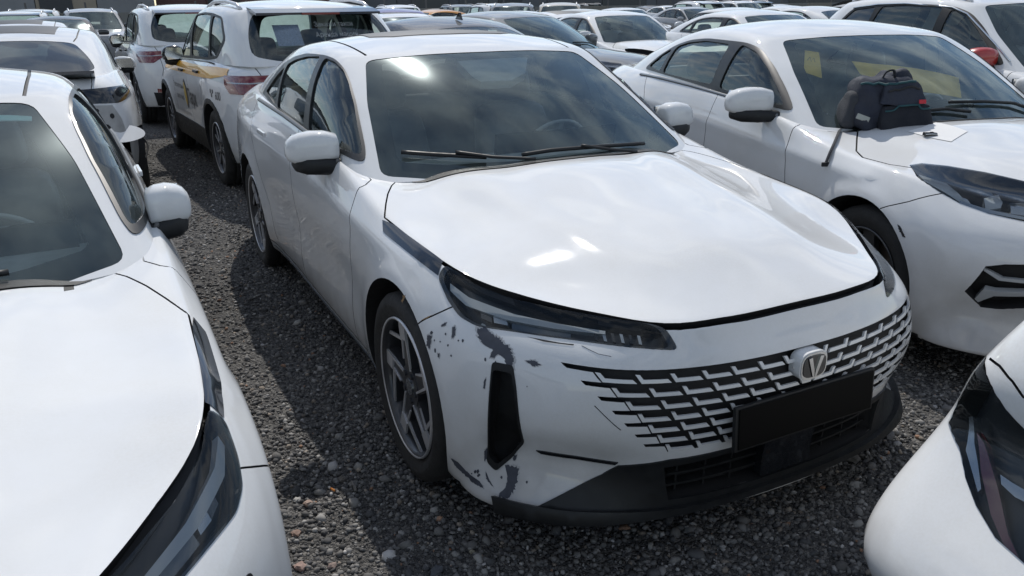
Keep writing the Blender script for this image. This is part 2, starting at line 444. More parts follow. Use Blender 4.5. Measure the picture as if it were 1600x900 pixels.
# ------------------------------------------------------------------ the sedan's body (nose towards -y, front axle at y = 0)
def sig(t): return 1/(1+np.exp(-np.clip(t, -40, 40)))
def bumpf(t, w): return np.exp(-(t/w)**2)
WB = 2.765
SEDAN_RINGS = dict(
 r0=[(0,-.80,.175),(.22,-.79,.175),(.42,-.76,.175),(.57,-.70,.175),(.69,-.60,.18),(.79,-.47,.18),(.83,-.33,.185),(.82,0,.19),(.81,.42,.19),(.81,.9,.19),(.81,1.5,.19),(.81,2.1,.19),(.82,2.77,.20),(.74,3.55,.24),(.55,3.72,.25),(.38,3.76,.25),(.2,3.78,.25),(0,3.79,.25)],
 r1=[(0,-.875,.185),(.22,-.865,.185),(.42,-.835,.185),(.588,-.785,.187),(.742,-.683,.187),(.862,-.525,.19),(.88,-.35,.195),(.87,0,.20),(.855,.42,.20),(.855,.9,.20),(.855,1.5,.20),(.86,2.1,.20),(.87,2.77,.21),(.79,3.60,.25),(.58,3.80,.26),(.40,3.84,.26),(.21,3.86,.26),(0,3.87,.26)],
 r2=[(0,-.872,.32),(.22,-.865,.32),(.42,-.835,.32),(.580,-.735,.335),(.705,-.628,.335),(.828,-.485,.32),(.903,-.36,.30),(.91,0,.30),(.888,.42,.30),(.885,.9,.30),(.885,1.5,.30),(.888,2.1,.31),(.905,2.77,.32),(.82,3.62,.34),(.60,3.85,.34),(.41,3.89,.34),(.21,3.91,.34),(0,3.92,.34)],
 r3=[(0,-.905,.465),(.22,-.895,.465),(.42,-.862,.462),(.585,-.798,.458),(.722,-.682,.455),(.842,-.515,.45),(.905,-.35,.45),(.922,0,.45),(.906,.42,.45),(.896,.9,.45),(.896,1.5,.46),(.902,2.1,.47),(.918,2.77,.48),(.835,3.63,.50),(.61,3.87,.50),(.42,3.91,.50),(.215,3.93,.50),(0,3.94,.50)],
 r4=[(0,-.907,.61),(.22,-.897,.61),(.42,-.86,.608),(.585,-.79,.605),(.720,-.662,.60),(.838,-.49,.60),(.903,-.31,.605),(.92,0,.63),(.912,.42,.62),(.906,.9,.63),(.907,1.5,.65),(.912,2.1,.67),(.922,2.77,.70),(.83,3.62,.72),(.60,3.85,.73),(.42,3.89,.74),(.21,3.91,.74),(0,3.92,.74)],
 r5=[(0,-.868,.695),(.22,-.86,.695),(.42,-.825,.692),(.58,-.74,.690),(.71,-.598,.692),(.825,-.415,.70),(.882,-.22,.735),(.897,.03,.765),(.902,.42,.80),(.902,.9,.84),(.903,1.5,.87),(.903,2.1,.90),(.895,2.77,.935),(.80,3.57,.96),(.58,3.80,.97),(.40,3.85,.97),(.2,3.87,.97),(0,3.88,.97)],
 r6=[(0,-.835,.752),(.22,-.83,.752),(.42,-.785,.754),(.57,-.62,.763),(.695,-.45,.780),(.775,-.32,.802),(.818,-.17,.830),(.836,.05,.852),(.845,.42,.895),(.845,.9,.985),(.84,1.5,1.035),(.83,2.1,1.06),(.80,2.77,1.08),(.68,3.48,1.075),(.50,3.70,1.075),(.36,3.76,1.08),(.18,3.79,1.08),(0,3.80,1.08)])
# deck rows: (y at centre, z at centre, z drop per lateral column)
def sedan_deck(R):
    top = R[-1]; rows = [(-.60,.832), (-.44,.860), (-.22,.893), (.05,.925), (.42,.960), (.9,.90), (1.5,.98), (2.1,1.05), (2.77,1.09)]
    D = []
    drops = [(0, .006, .022, .045), (0, .006, .022, .042), (0, .006, .02, .04), (0, .006, .018, .036), (0, .006, .018, .035)]+[(0, .003, .008, .015)]*3+[(0, .004, .01, .015)]
    fx = [0, .27, .53, .76]
    for b, (y, z) in enumerate(rows):
        e = top[4+b+1]; row = []
        for a in range(4):
            x = e[0]*fx[a]; t = (a/4)**2; yy = y*(1-t)+e[1]*t
            row.append((x, yy, z-drops[b][a]))
        D.append(row)
    return D
def sedan_base(level=3):
    R = [SEDAN_RINGS[k] for k in ('r0','r1','r2','r3','r4','r5','r6')]
    V, Fs, cr = ring_body(R, 4, sedan_deck(R), True, [(6, 0, 17, .55), (1, 0, 17, .5)])
    me = subdivide(V, Fs, cr, level)
    P = co(me); x, y, z = P.T; ax = np.abs(x); s = np.sign(x)
    # wheel-arch flare
    for yc in (0., WB):
        r = np.hypot(y-yc, z-.335); m = (ax > .8) & (z > .2)
        P[m, 0] += (s*.012*sig((.435-r)/.010))[m]
    # hood: raised centre panel whose edges run in towards the nose
    xc = np.interp(y, [-.8, -.24, .45], [.30, .42, .56]); m = (z > .70) & (y > -.80) & (y < .7)
    fade = sig((y+.62)/.06)
    P[m, 2] += (.020*sig((xc-ax)/.032)*fade)[m]
    xc2 = np.interp(y, [-.8, -.3, .45], [.10, .20, .30])
    P[m, 2] -= (.006*bumpf(ax-xc2, .10)*fade)[m]
    # side: soft shoulder crease and scooped doors
    m = (ax > .8) & (y > -.1) & (y < 3.5)
    zc = np.interp(y, [0, 1.5, 3.4], [.80, .865, .93])
    P[m, 0] += (s*.007*bumpf(z-zc, .035))[m]
    P[m, 0] -= (s*.012*bumpf(z-.55, .12)*sig((y-.5)/.06)*sig((2.3-y)/.06))[m]
    me.vertices.foreach_set('co', P.ravel()); me.update()
    return me
G_RINGS = dict(
 g0=[(0,.385,.935),(.26,.415,.935),(.53,.505,.93),(.768,.61,.925),(.838,.83,.955),(.836,1.35,1.015),(.832,1.9,1.045),(.815,2.45,1.06),(.785,2.9,1.065),(.68,3.28,1.065),(.45,3.37,1.07),(.22,3.41,1.07),(0,3.42,1.07)],
 g1=[(0,.86,1.207),(.23,.885,1.207),(.46,.945,1.199),(.688,1.03,1.180),(.760,1.15,1.20),(.775,1.5,1.225),(.770,1.95,1.238),(.752,2.35,1.235),(.72,2.68,1.215),(.62,2.95,1.205),(.40,3.02,1.21),(.2,3.05,1.21),(0,3.06,1.21)],
 g2=[(0,1.255,1.364),(.19,1.262,1.364),(.38,1.28,1.358),(.580,1.315,1.342),(.650,1.42,1.358),(.668,1.66,1.378),(.662,2.0,1.379),(.642,2.28,1.358),(.610,2.50,1.325),(.53,2.62,1.312),(.34,2.65,1.337),(.17,2.665,1.347),(0,2.67,1.350)])
G_ROOF = [[(0,1.42,1.404),(.2,1.42,1.400),(.41,1.42,1.384)], [(0,1.72,1.441),(.21,1.72,1.437),(.43,1.70,1.419)], [(0,2.02,1.443),(.21,2.02,1.439),(.43,2.01,1.421)], [(0,2.28,1.42),(.2,2.28,1.415),(.41,2.28,1.398)], [(0,2.50,1.387),(.19,2.50,1.382),(.39,2.50,1.364)]]
def green_base(rings=G_RINGS, roof=G_ROOF, level=3):
    R = [rings[k] for k in ('g0','g1','g2')]
    V, Fs, cr = ring_body(R, 3, roof, False, [(2, 0, 12, .35)])
    return subdivide(V, Fs, cr, level)
# ------------------------------------------------------------------ generic small shapes
def subsurf_box(P, level=2, crease=.0, cr_edges=None):
    """P: 8 corners (x-,y-,z- first: index = ix + 2*iy + 4*iz), rounded by subdivision"""
    F_ = [[0, 2, 3, 1], [4, 5, 7, 6], [0, 1, 5, 4], [2, 6, 7, 3], [0, 4, 6, 2], [1, 3, 7, 5]]
    cr = {}
    for f in F_:
        for i in range(4): cr[tuple(sorted((f[i], f[(i+1) % 4])))] = crease
    return subdivide(P, F_, cr, level, fit=0)
def rbox(sx, sy, sz, r=.01, seg=2, c=(0, 0, 0)):
    b = bmesh.new(); bmesh.ops.create_cube(b, size=1)
    bmesh.ops.scale(b, vec=(sx, sy, sz), verts=b.verts)
    if r > 0: bmesh.ops.bevel(b, geom=list(b.edges), offset=min(r, .49*min(sx, sy, sz)), segments=seg, profile=.7, affect='EDGES')
    bmesh.ops.translate(b, vec=c, verts=b.verts)
    me = bpy.data.meshes.new('box'); b.to_mesh(me); b.free()
    me.polygons.foreach_set('use_smooth', [False]*len(me.polygons)); return me
def lathe(prof, axis='x', seg=48, closed=False):
    """prof: (radius, along) ; revolved about the axis"""
    V = []; Fs = []; n = len(prof)
    for i in range(seg):
        a = 2*pi*i/seg
        for r, t in prof:
            p = (t, r*cos(a), r*sin(a)) if axis == 'x' else (r*cos(a), r*sin(a), t)
            V.append(p)
    for i in range(seg):
        j = (i+1) % seg
        for k in range(n if closed else n-1):
            k2 = (k+1) % n
            Fs.append([i*n+k, j*n+k, j*n+k2, i*n+k2])
    me = pymesh(V, Fs, 'lathe'); fixn(me, False); me.polygons.foreach_set('use_smooth', [True]*len(me.polygons)); return me
def tube(pts, r, seg=8, cap=True, flat=1.0):
    P = [Vector(p) for p in pts]; V = []; Fs = []; n = len(P)
    R = r if isinstance(r, (list, tuple)) else [r]*n
    up = None
    for i, p in enumerate(P):
        t = (P[min(i+1, n-1)]-P[max(i-1, 0)]).normalized()
        if up is None: up = t.orthogonal().normalized()
        else: up = (up-t*up.dot(t)).normalized()
        s = t.cross(up)
        for k in range(seg):
            a = 2*pi*k/seg; V.append(p+(up*cos(a)+s*sin(a)*flat)*R[i])
    for i in range(n-1):
        for k in range(seg): Fs.append([i*seg+k, i*seg+(k+1) % seg, (i+1)*seg+(k+1) % seg, (i+1)*seg+k])
    if cap: Fs += [list(range(seg))[::-1], [(n-1)*seg+k for k in range(seg)]]
    me = pymesh(V, Fs, 'tube', True); return me
def slab(poly2, x0, x1, axis='x'):
    """2-D outline extruded along an axis: for 'x' the outline is (y, z)"""
    f = {'x': lambda a, b, t: (t, a, b), 'y': lambda a, b, t: (a, t, b), 'z': lambda a, b, t: (a, b, t)}[axis]
    n = len(poly2); V = [f(a, b, x0) for a, b in poly2]+[f(a, b, x1) for a, b in poly2]
    Fs = [list(range(n)), list(range(2*n-1, n-1, -1))]+[[i, (i+1) % n, (i+1) % n+n, i+n] for i in range(n)]
    me = pymesh(V, Fs, 'slab'); fixn(me); return me

# ------------------------------------------------------------------ wheels
RT = .335
def tyre_mesh(R=RT, w=.215, rim=.25):
    h = w/2
    pr = [(rim-.012, -h*.78), (rim+.006, -h*.86), (rim+.035, -h*.99), (R-.040, -h*1.0), (R-.016, -h*.93), (R-.004, -h*.80), (R, -h*.5), (R, -h*.28), (R-.007, -h*.27), (R-.007, -h*.2), (R, -h*.19),
          (R, h*.19), (R-.007, h*.2), (R-.007, h*.27), (R, h*.28), (R, h*.5), (R-.004, h*.80), (R-.016, h*.93), (R-.040, h*1.0), (rim+.035, h*.99), (rim+.006, h*.86), (rim-.012, h*.78)]
    me = lathe(pr, 'x', 64); return me
def poly_plate(poly, x0, x1, bevel=0):
    """outline in wheel plane (y, z) between x0 (back) and x1 (front)"""
    return slab(poly, x0, x1, 'x')
def bar2(a, b, wa, wb):
    a = Vector(a); b = Vector(b); t = (b-a).normalized(); s = Vector((-t.y, t.x))
    return [tuple(a+s*wa/2), tuple(a-s*wa/2), tuple(b-s*wb/2), tuple(b+s*wb/2)]
def pol(r, deg): return (r*cos(rad(deg)), r*sin(rad(deg)))
WHEEL_PARTS = {}
def wheel_meshes(style, R=RT, rim=.25):
    """outer face at +x; returns [(part name, mesh, material, parent index)]"""
    key = (style, R, rim)
    if key in WHEEL_PARTS: return WHEEL_PARTS[key]
    out = [('tyre', tyre_mesh(R, .215, rim), RUBBER, None)]
    barrel = lathe([(rim-.002, .094), (rim-.006, .098), (rim-.013, .094), (rim-.02, .072), (rim-.026, .03), (rim-.03, -.05), (rim-.004, -.09), (rim+.002, -.09)], 'x', 64)
    out.append(('rim', barrel, DALLOY, None))
    disc = joined([cyl((0, 0, 0), (1, 0, 0), rim*.62, -.03, -.005, 40), cyl((0, 0, 0), (1, 0, 0), .075, -.06, .035, 24)])
    out.append(('brake_disc', disc, mat('brake_iron', (.16, .13, .11), .5, metal=.7), None))
    dark = []; bright = []
    bright.append(lathe([(rim-.001, .092), (rim-.003, .0995), (rim-.0085, .0995), (rim-.010, .092)], 'x', 64))
    r1 = rim-.006
    if style == 'blade':
        for k in range(5):
            t = 72*k+18
            dark.append(poly_plate([pol(.045, t-44), pol(.05, t+36), pol(.120, t+20), pol(.172, t+13), pol(r1, t+11), pol(r1, t-4), pol(.165, t-9), pol(.10, t-18)], .036, .074))
            dark.append(poly_plate([pol(.165, t+12), pol(.150, t+12), pol(r1, t+46), pol(r1, t+53)], .04, .072))
            bright.append(slab([pol(r1, t+10), pol(.176, t+12), pol(.166, t+1), pol(.170, t-6), pol(r1, t-3)], .074, .081))        # block at the rim
            bright.append(slab(bar2(pol(.169, t-4.5), pol(.066, t-22), .010, .007), .074, .0795))                                     # towards the hub
            bright.append(slab(bar2(pol(.170, t+10), pol(.100, t+22), .009, .006), .074, .0785))
            bright.append(slab(bar2(pol(.168, t+10.5), pol(r1, t+49), .013, .013), .072, .0780))                                      # chord to the rim
    elif style == 'shade_dark':  # all-dark wheel: the shade inside the arch is put into its colour
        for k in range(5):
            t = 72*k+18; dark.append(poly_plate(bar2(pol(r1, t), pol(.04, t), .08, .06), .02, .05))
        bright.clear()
    elif style == 'ten':
        for k in range(5):
            for s in (-1, 1):
                t = 72*k+18
                dark.append(poly_plate(bar2(pol(r1, t+s*15), pol(.05, t+s*4), .034, .034), .045, .072))
                bright.append(slab(bar2(pol(r1, t+s*15), pol(.06, t+s*6), .017, .010), .072, .077))
    else:
        for k in range(5):
            t = 72*k+18
            bright.append(slab(bar2(pol(r1, t), pol(.04, t), .075, .055), .05, .075))
    dark.append(cyl((0, 0, 0), (1, 0, 0), .075, .03, .076, 30))
    for k in range(5):
        y, z = pol(.052, 72*k+54); dark.append(cyl((0, y, z), (1, 0, 0), .011, .06, .083, 8))
    out.append(('spokes', joined(dark), DALLOY, 'rim'))
    if bright: out.append(('machined_face', joined(bright), SILVER, 'rim'))
    out.append(('centre_cap', joined([cyl((0, 0, 0), (1, 0, 0), .030, .07, .081, 24)]), LAMPS, 'rim'))
    WHEEL_PARTS[key] = out
    return out
def add_wheel(parent, x, y, z, style='blade', R=RT, rim=.25, ang=0, steer=0, detail=True):
    e = bpy.data.objects.new('wheel', None); COL.objects.link(e); e.parent = parent; e.empty_display_size = .1
    e.location = (x, y, z); e.rotation_euler = (rad(ang), 0, (pi if x < 0 else 0)+steer)
    objs = {}
    for nm, me, m, par in wheel_meshes(style, R, rim):
        if not detail and nm in ('brake_disc', 'centre_cap'): continue
        if len(me.materials) == 0: me.materials.append(m)
        o = bpy.data.objects.new(nm, me); COL.objects.link(o); o.parent = e     # thing > wheel > piece
    return e

# ------------------------------------------------------------------ the sedan (same model as the damaged car)
def on_px(surf, pts, M=None, clamp=False):
    """points of the photograph's outline on a surface standing at placement M"""
    out = []; I = M.inverted() if M is not None else Matrix.Identity(4)
    cu = sum(p[0] for p in pts)/len(pts); cv = sum(p[1] for p in pts)/len(pts)
    for u, v in pts:
        for k in range(40 if clamp else 1):
            q, n = surf.hit(I @ CAM_LOC, I.to_3x3() @ pix(u+(cu-u)*k/60, v+(cv-v)*k/60))
            if q is not None: break
        if q is None: print('trace misses', u, v); continue
        out.append(q)
    return out
def mirp(pts): return [Vector((-p.x, p.y, p.z)) for p in pts][::-1]
class Rec:
    """collects the meshes of a car so that any number of copies can be set down"""
    def __init__(s): s.parts = []        # (name, mesh, material(s), parent name or None, label)
    def add(s, name, me, m=None, parent=None, label=None, key=None):
        if m is not None:
            me.materials.clear()
            for q in (m if isinstance(m, (list, tuple)) else [m]): me.materials.append(q)
        s.parts.append((name, me, parent, label, key or name))
def place(rec, name, label, cat, loc, rz, group=None, paintmap=None, skip=(), wheels=None, extra=None):
    t = thing(name, label, cat, loc, rz, group); made = {}
    for nm, me, par, lab, key in rec.parts:
        if key in skip or nm in skip: continue
        o = bpy.data.objects.new(nm, me); COL.objects.link(o)
        o.parent = made.get(par, t) if par else t
        if lab: o['label'] = lab
        made[key] = o
        if paintmap:
            for i, m in enumerate(me.materials):
                if m and m.name in paintmap:
                    o.material_slots[i].link = 'OBJECT'; o.material_slots[i].material = paintmap[m.name]
    for w in (wheels if wheels is not None else rec.wheels): add_wheel(t, *w)
    return t
def mirror_shell(side, cap=(.21, .13, .128), at=(.828, .90, .965)):
    """door mirror: painted cap, black arm and base, glass; side=+1 for +x"""
    w, d, h = cap; x0, y0, z0 = at
    def loft(secs, n=24, e=2.9):
        """secs: (x, yc, zc, ry, rz) superellipse sections along x"""
        V = []; Fs = []
        for x, yc, zc, ry, rz in secs:
            for i in range(n):
                a = 2*pi*i/n; c, s_ = cos(a), sin(a)
                V.append((side*x, yc+ry*math.copysign(abs(c)**(2/e), c), zc+rz*math.copysign(abs(s_)**(2/e), s_)))
        for k in range(len(secs)-1):
            for i in range(n): Fs.append([k*n+i, k*n+(i+1) % n, (k+1)*n+(i+1) % n, (k+1)*n+i])
        Fs += [list(range(n)), [(len(secs)-1)*n+i for i in range(n)]]
        me = pymesh(V, Fs); fixn(me); return for_smooth(me)
    S_ = [(0, .03), (.012, .58), (.05, .86), (.25, .98), (.5, 1.0), (.72, .95), (.86, .84), (.95, .62), (.99, .35), (1.0, .06)]
    capm = loft([(x0+w*t, y0+.035*t, z0+h*.5+.008*sin(pi*t)-.010*t*t, d*.5*k, h*.5*k) for t, k in S_])
    arm = loft([(x0-.07+(w*.90+.07)*t, y0-.03*(1-t)+.03*t, z0+.002-.018*(1-t), d*.44*k, .040*k) for t, k in [(0, .6), (.06, .75), (.3, .85), (.5, 1), (.8, 1.0), (.95, .7), (1, .1)]])
    gl = slab([(x0*side+side*(w*.08), z0+h*.18), (x0*side+side*(w*.80), z0+h*.12), (x0*side+side*(w*.90), z0+h*.5), (x0*side+side*(w*.80), z0+h*.90), (x0*side+side*(w*.10), z0+h*.86)], y0+d*.5+.012, y0+d*.5+.026, 'y')
    return capm, arm, gl
for_smooth = lambda me: (me.polygons.foreach_set('use_smooth', [True]*len(me.polygons)), me)[1]

def seat_mesh(w=.50):
    cush = subsurf_box([(-w/2, -.26, .28), (w/2, -.26, .28), (-w/2, .26, .26), (w/2, .26, .26), (-w/2, -.28, .48), (w/2, -.28, .48), (-w/2, .24, .44), (w/2, .24, .44)], 2, .5)
    back = subsurf_box([(-w/2, .14, .42), (w/2, .14, .42), (-w/2, .32, .42), (w/2, .32, .42), (-w*.40, .30, 1.06), (w*.40, .30, 1.06), (-w*.40, .42, 1.06), (w*.40, .42, 1.06)], 3, .45)
    head = subsurf_box([(-.14, .32, 1.07), (.14, .32, 1.07), (-.14, .44, 1.07), (.14, .44, 1.07), (-.12, .34, 1.26), (.12, .34, 1.26), (-.12, .45, 1.26), (.12, .45, 1.26)], 3, .35)
    return for_smooth(joined([cush, back])), for_smooth(head)
def interior(rec, y_dash, y_seat, y_rear, hw=.74, dz=0., seats=True):
    pl = [(0, .02), (.28, .06), (.52, .16), (.66, .29), (.70, .58), (.3, .60), (0, .61)]; pl = pl+[(-x, y) for x, y in pl[-2:0:-1]]
    dash = slab([(x, y_dash+y) for x, y in pl], .50+dz, .905+dz, 'z')
    rec.add('dashboard', dash, INTER)
    rec.add('dash_screen', slab([(y_dash+.55, .87+dz), (y_dash+.57, .87+dz), (y_dash+.55, 1.0+dz), (y_dash+.53, 1.0+dz)], -.05, .62), GLOSSB, 'dashboard')
    w = lathe([(.185, -.012), (.197, 0), (.185, .014), (.173, 0)], 'z', 32, True)
    sp = joined([w, rbox(.34, .03, .02, .005), rbox(.16, .11, .03, .01), rbox(.03, .18, .02, .005, c=(0, -.09, 0))])
    sp.transform(Matrix.Translation((.36, y_dash+.72, .86+dz)) @ Matrix.Rotation(rad(-62), 4, 'X')); for_smooth(sp)
    rec.add('steering_wheel', sp, INTER)
    c, h = seat_mesh()
    for x in (-.37, .37):
        a = c.copy(); a.transform(Matrix.Translation((x, y_seat, dz))); b = h.copy(); b.transform(Matrix.Translation((x, y_seat, dz)))
        rec.add('seat', a, SEAT); rec.add('headrest', b, SEAT)
    c, h = seat_mesh(1.3); c.transform(Matrix.Translation((0, y_rear, dz-.02))); rec.add('rear_bench', c, SEAT)
    for x in (-.38, .38):
        b = h.copy(); b.transform(Matrix.Translation((x, y_rear, dz-.04))); rec.add('headrest', b, SEAT)

def ribbon(S, a, b, off, side=-1, n=18, m=5):
    """smooth band between two lines on the surface"""
    def even(l):
        l = smooth_line(l, 6); d = [0]
        for p, q in zip(l, l[1:]): d.append(d[-1]+(q-p).length)
        out = []
        for i in range(n+1):
            t = d[-1]*i/n; k = max(0, min(len(l)-2, int(np.searchsorted(d, t))-1)); f = (t-d[k])/max(1e-9, d[k+1]-d[k]); out.append(l[k].lerp(l[k+1], f))
        return out
    A, B = even(a), even(b); V = []; Fs = []
    for i in range(n+1):
        for j in range(m+1):
            q, nn = S.near(A[i].lerp(B[i], j/m)); V.append(q+nn*off)
    for i in range(n):
        for j in range(m): k = i*(m+1)+j; Fs.append([k, k+1, k+m+2, k+m+1])
    if side > 0: V = [Vector((-v.x, v.y, v.z)) for v in V]; Fs = [f[::-1] for f in Fs]
    me = pymesh(V, Fs, 'ribbon', True); fixn(me, False); return for_smooth(me)
def sedan():
    rec = Rec(); rec.wheels = [(-.805, 0, RT, 'blade', RT, .25, 8), (.805, 0, RT, 'blade', RT, .25, 30), (-.805, WB, RT, 'blade', RT, .25, 40), (.805, WB, RT, 'blade', RT, .25, 0)]
    base = sedan_base(); S = Surf(base); rec.S = S
    gb = green_base(); GS = Surf(gb); rec.GS = GS
    # ---- traces on the right flank (x < 0), mirrored for the other
    lamp = on_px(S, [(684,433),(694,414),(716,425),(745,446),(800,467),(870,483),(950,497),(1022,507),(1042,515),(1061,547),(1000,544),(900,532),(800,518),(745,510),(718,495),(700,470)])
    strip = on_px(S, [(598,342),(616,350),(640,368),(665,386),(694,408),(685,431),(660,412),(630,388),(605,368),(599,361)])
    vent = on_px(S, [(770,570),(801,576),(806,610),(818,690),(800,712),(776,732),(762,718),(764,650)])
    hoodR = [Vector(SEDAN_RINGS['r6'][k]) for k in range(0, 8)]
    fr = [Vector((-p[0], p[1], p[2])) for p in hoodR]
    edge = smooth_line(fr, 5)                                   # centre -> right flank
    side = on_px(S, [(606,352),(601,340),(603,318),(606,303),(612,290),(624,280),(640,273)])
    cowl = [Vector((-.60, .50, .96)), Vector((-.42, .445, .96)), Vector((-.2, .405, .96)), Vector((0, .39, .96))]
    thin_half = edge[-3:-1]+side[1:]+cowl
    front = mirp(edge)[:-1]+edge
    hood_front = groove(S, front, .023, .035, .02, .02, False, lambda t: .006+.018*min(1, max(0, min(t, 1-t)-.04)/.10))
    thin = thin_half+mirp(thin_half)[1:]
    hood_rear = groove(S, thin, .006, .02, .012, .02)
    dx = .905
    door_f = on_px(S, [(580,281),(571,289),(556,304),(550,323),(547,353),(547,376)])
    door_f = [Vector((-.69, .70, .98)), Vector((-.78, .68, .98))]+door_f+[Vector((-.90, .62, .45)), Vector((-.885, .64, .250))]
    door_b = [Vector((-.72, 1.50, .99)), Vector((-.80, 1.50, 1.01)), Vector((-.836, 1.50, 1.034)), Vector((-.845, 1.50, 1.0)), Vector((-.90, 1.53, .7)), Vector((-.89, 1.55, .4)), Vector((-.88, 1.55, .250))]
    door_r = [Vector((-.68, 2.68, 1.06)), Vector((-.76, 2.67, 1.07)), Vector((-.82, 2.62, 1.02)), Vector((-.90, 2.50, .85)), Vector((-.91, 2.37, .70)), Vector((-.905, 2.24, .5)), Vector((-.895, 2.20, .35)), Vector((-.885, 2.14, .250))]
    sill = [Vector((-.90, .28, .262)), Vector((-.885, .60, .262)), Vector((-.88, 1.3, .262)), Vector((-.885, 2.18, .262)), Vector((-.90, 2.48, .262))]
    fend = on_px(S, [(708,479),(690,487),(670,496),(652,507)])
    fend = [fend[0]+(fend[0]-fend[1])*.4]+fend
    bump_r = [Vector((-.92, 2.93, .60)), Vector((-.9, 3.3, .64)), Vector((-.83, 3.62, .66)), Vector((-.60, 3.85, .645)), Vector((-.3, 3.91, .63)), Vector((.02, 3.92, .63))]
    cutA = [hood_front]
    cutB = [hood_rear]
    for l in (door_f, door_b, door_r, fend, bump_r):
        cutB += [groove(S, l, .005, .012, .022, .01), groove(S, mirp(l), .005, .012, .022, .01)]
    cutC = [groove(S, sill, .006), groove(S, mirp(sill), .006)]
    # trunk lid
    tl = [(-.60,3.10,1.07),(-.62,3.40,1.07),(-.58,3.66,1.03),(-.52,3.84,.85),(-.45,3.90,.70),(0,3.93,.66)]
    tl = [Vector(p) for p in tl]; cutC.append(groove(S, tl+mirp(tl)[1:], .006))
    # ---- pockets
    lamp = rounded(lamp, .02); vent = rounded(vent, .012)
    d_l = Vector((.55, 1, -.15)); lampC = sheet(S, lamp, d_l, .03, -.075, .03)
    ventC = sheet(S, vent, Vector((.75, 1, 0)), .03, -.085, .03)
    zl, zr = grille_lattice(S)
    rec.zl = zl
    grC = sheet(S, zr, Vector((0, 1, 0)), .04, -.03, .03)
    low = [(-.44,.352),(-.30,.362),(0,.365),(.30,.362),(.44,.352),(.42,.235),(.2,.23),(0,.23),(-.2,.23),(-.42,.235)]
    low = [Vector((x, -.9, z)) for x, z in low]
    lowC = sheet(S, low, Vector((0, 1, 0)), .04, -.06, .04)
    wells = []
    for y in (0, WB):
        for s in (-1, 1): wells.append(cyl((s*.58, y-.008, .345), (s, 0, 0), .380, 0, .5, 64))
    cab = [(0, .47), (.3, .50), (.55, .58), (.735, .70), (.785, .95), (.79, 1.6), (.785, 2.2), (.755, 2.7), (.70, 3.0), (.5, 3.2), (0, 3.25)]
    cab = cab+[(-x, y) for x, y in cab[-2:0:-1]]
    cabC = slab(cab, .30, 1.5, 'z')
    base.materials.append(WHITE); base.materials.append(VOID)
    me = base
    for grp, mt in ((wells, VOID), (cutA, VOID), ([lampC, mirx(lampC), ventC, mirx(ventC)], VOID), ([grC], VOID), ([lowC], VOID), (cutB, VOID), (cutC, VOID), ([cabC], INTER)):
        for c in (grp if grp in (cutB, cutC) else [joined(grp)]):
            for_f = len(me.polygons); r = boolean(me, c, 'DIFFERENCE', mt)
            if len(r.polygons) < 200: print('boolean failed', mt.name, len(r.polygons)); continue
            me = r
    S0 = S
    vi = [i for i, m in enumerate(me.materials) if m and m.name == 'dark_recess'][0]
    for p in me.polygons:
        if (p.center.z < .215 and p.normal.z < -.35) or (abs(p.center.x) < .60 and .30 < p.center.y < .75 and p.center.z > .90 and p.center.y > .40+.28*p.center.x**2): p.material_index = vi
    # ---- one mesh per panel
    wi = [i for i, m in enumerate(me.materials) if m and m.name == 'white_paint'][0]
    renormal(me, S0, wi)
    seeds = [('hood', (0, -.2, .9)), ('front_bumper', (.3, -.88, .68)), ('fender', (-.9, .3, .78)), ('fender', (.9, .3, .78)),
             ('door', (-.9, 1.1, .7)), ('door', (.9, 1.1, .7)), ('door', (-.9, 1.9, .7)), ('door', (.9, 1.9, .7)), ('trunk_lid', (0, 3.6, 1.08)), ('rear_bumper', (.3, 3.94, .5)), ('quarter_panel', (-.9, 2.9, .8)), ('quarter_panel', (.9, 2.9, .8)), ('sill', (-.88, 1.5, .23)), ('sill', (.88, 1.5, .23))]
    comp, own = split_panels(me, seeds, wi)
    byc = {}
    for f, c in comp.items(): byc.setdefault(c, []).append(f)
    rest = [p.index for p in me.polygons if p.index not in comp]
    for c, fs in byc.items():
        if c in own: rec.add(own[c], submesh(me, fs), None, None, None, own[c]+str(c))
        else: rest += fs
    rec.add('body', submesh(me, rest))
    # ---- black lower front and sills
    lt = on_px(S, [(966,727),(940,741),(905,758),(870,776),(836,793)])
    lip = [(0,.374),(-.42,.374)]+[(p.x, p.z) for p in lt]+[(lt[-1].x-.02, .192),(-.42,.187),(0,.187)]
    lip = [Vector((x, -.9, z)) for x, z in lip]; lip = lip+[Vector((-p.x, p.y, p.z)) for p in lip[-2:0:-1]]
    lowhole = [Vector((p.x*.985, p.y, .235+(p.z-.235)*.97)) for p in low]
    rec.add('lower_lip', sheet(S, lip, Vector((0, 1, 0)), .006, -.004, .03, [lowhole]), BLACK)
    ch = joined([sheet(S, [Vector((x0, -.9, .189)), Vector((x1, -.9, .189)), Vector((x1, -.9, .214)), Vector((x0, -.9, .214))], (0, 1, 0), .024, .0, .03) for x0, x1 in [(-.83, .83)]])
    rec.add('splitter', ch, BLACK, 'lower_lip')
    for zz in (.262, .297, .330):
        rec.add('intake_slat', sheet(S, [Vector((-.41, -.9, zz)), Vector((.41, -.9, zz)), Vector((.41, -.9, zz+.007)), Vector((-.41, -.9, zz+.007))], (0, 1, 0), -.022, -.05, .03), BLACK, 'lower_lip')
    for k in range(-4, 5):
        if abs(k) < 2: continue
        rec.add('intake_rib', sheet(S, [Vector((k*.095-.003, -.9, .24)), Vector((k*.095+.003, -.9, .24)), Vector((k*.095+.003, -.9, .355)), Vector((k*.095-.003, -.9, .355))], (0, 1, 0), -.028, -.05, .03), BLACK, 'lower_lip')
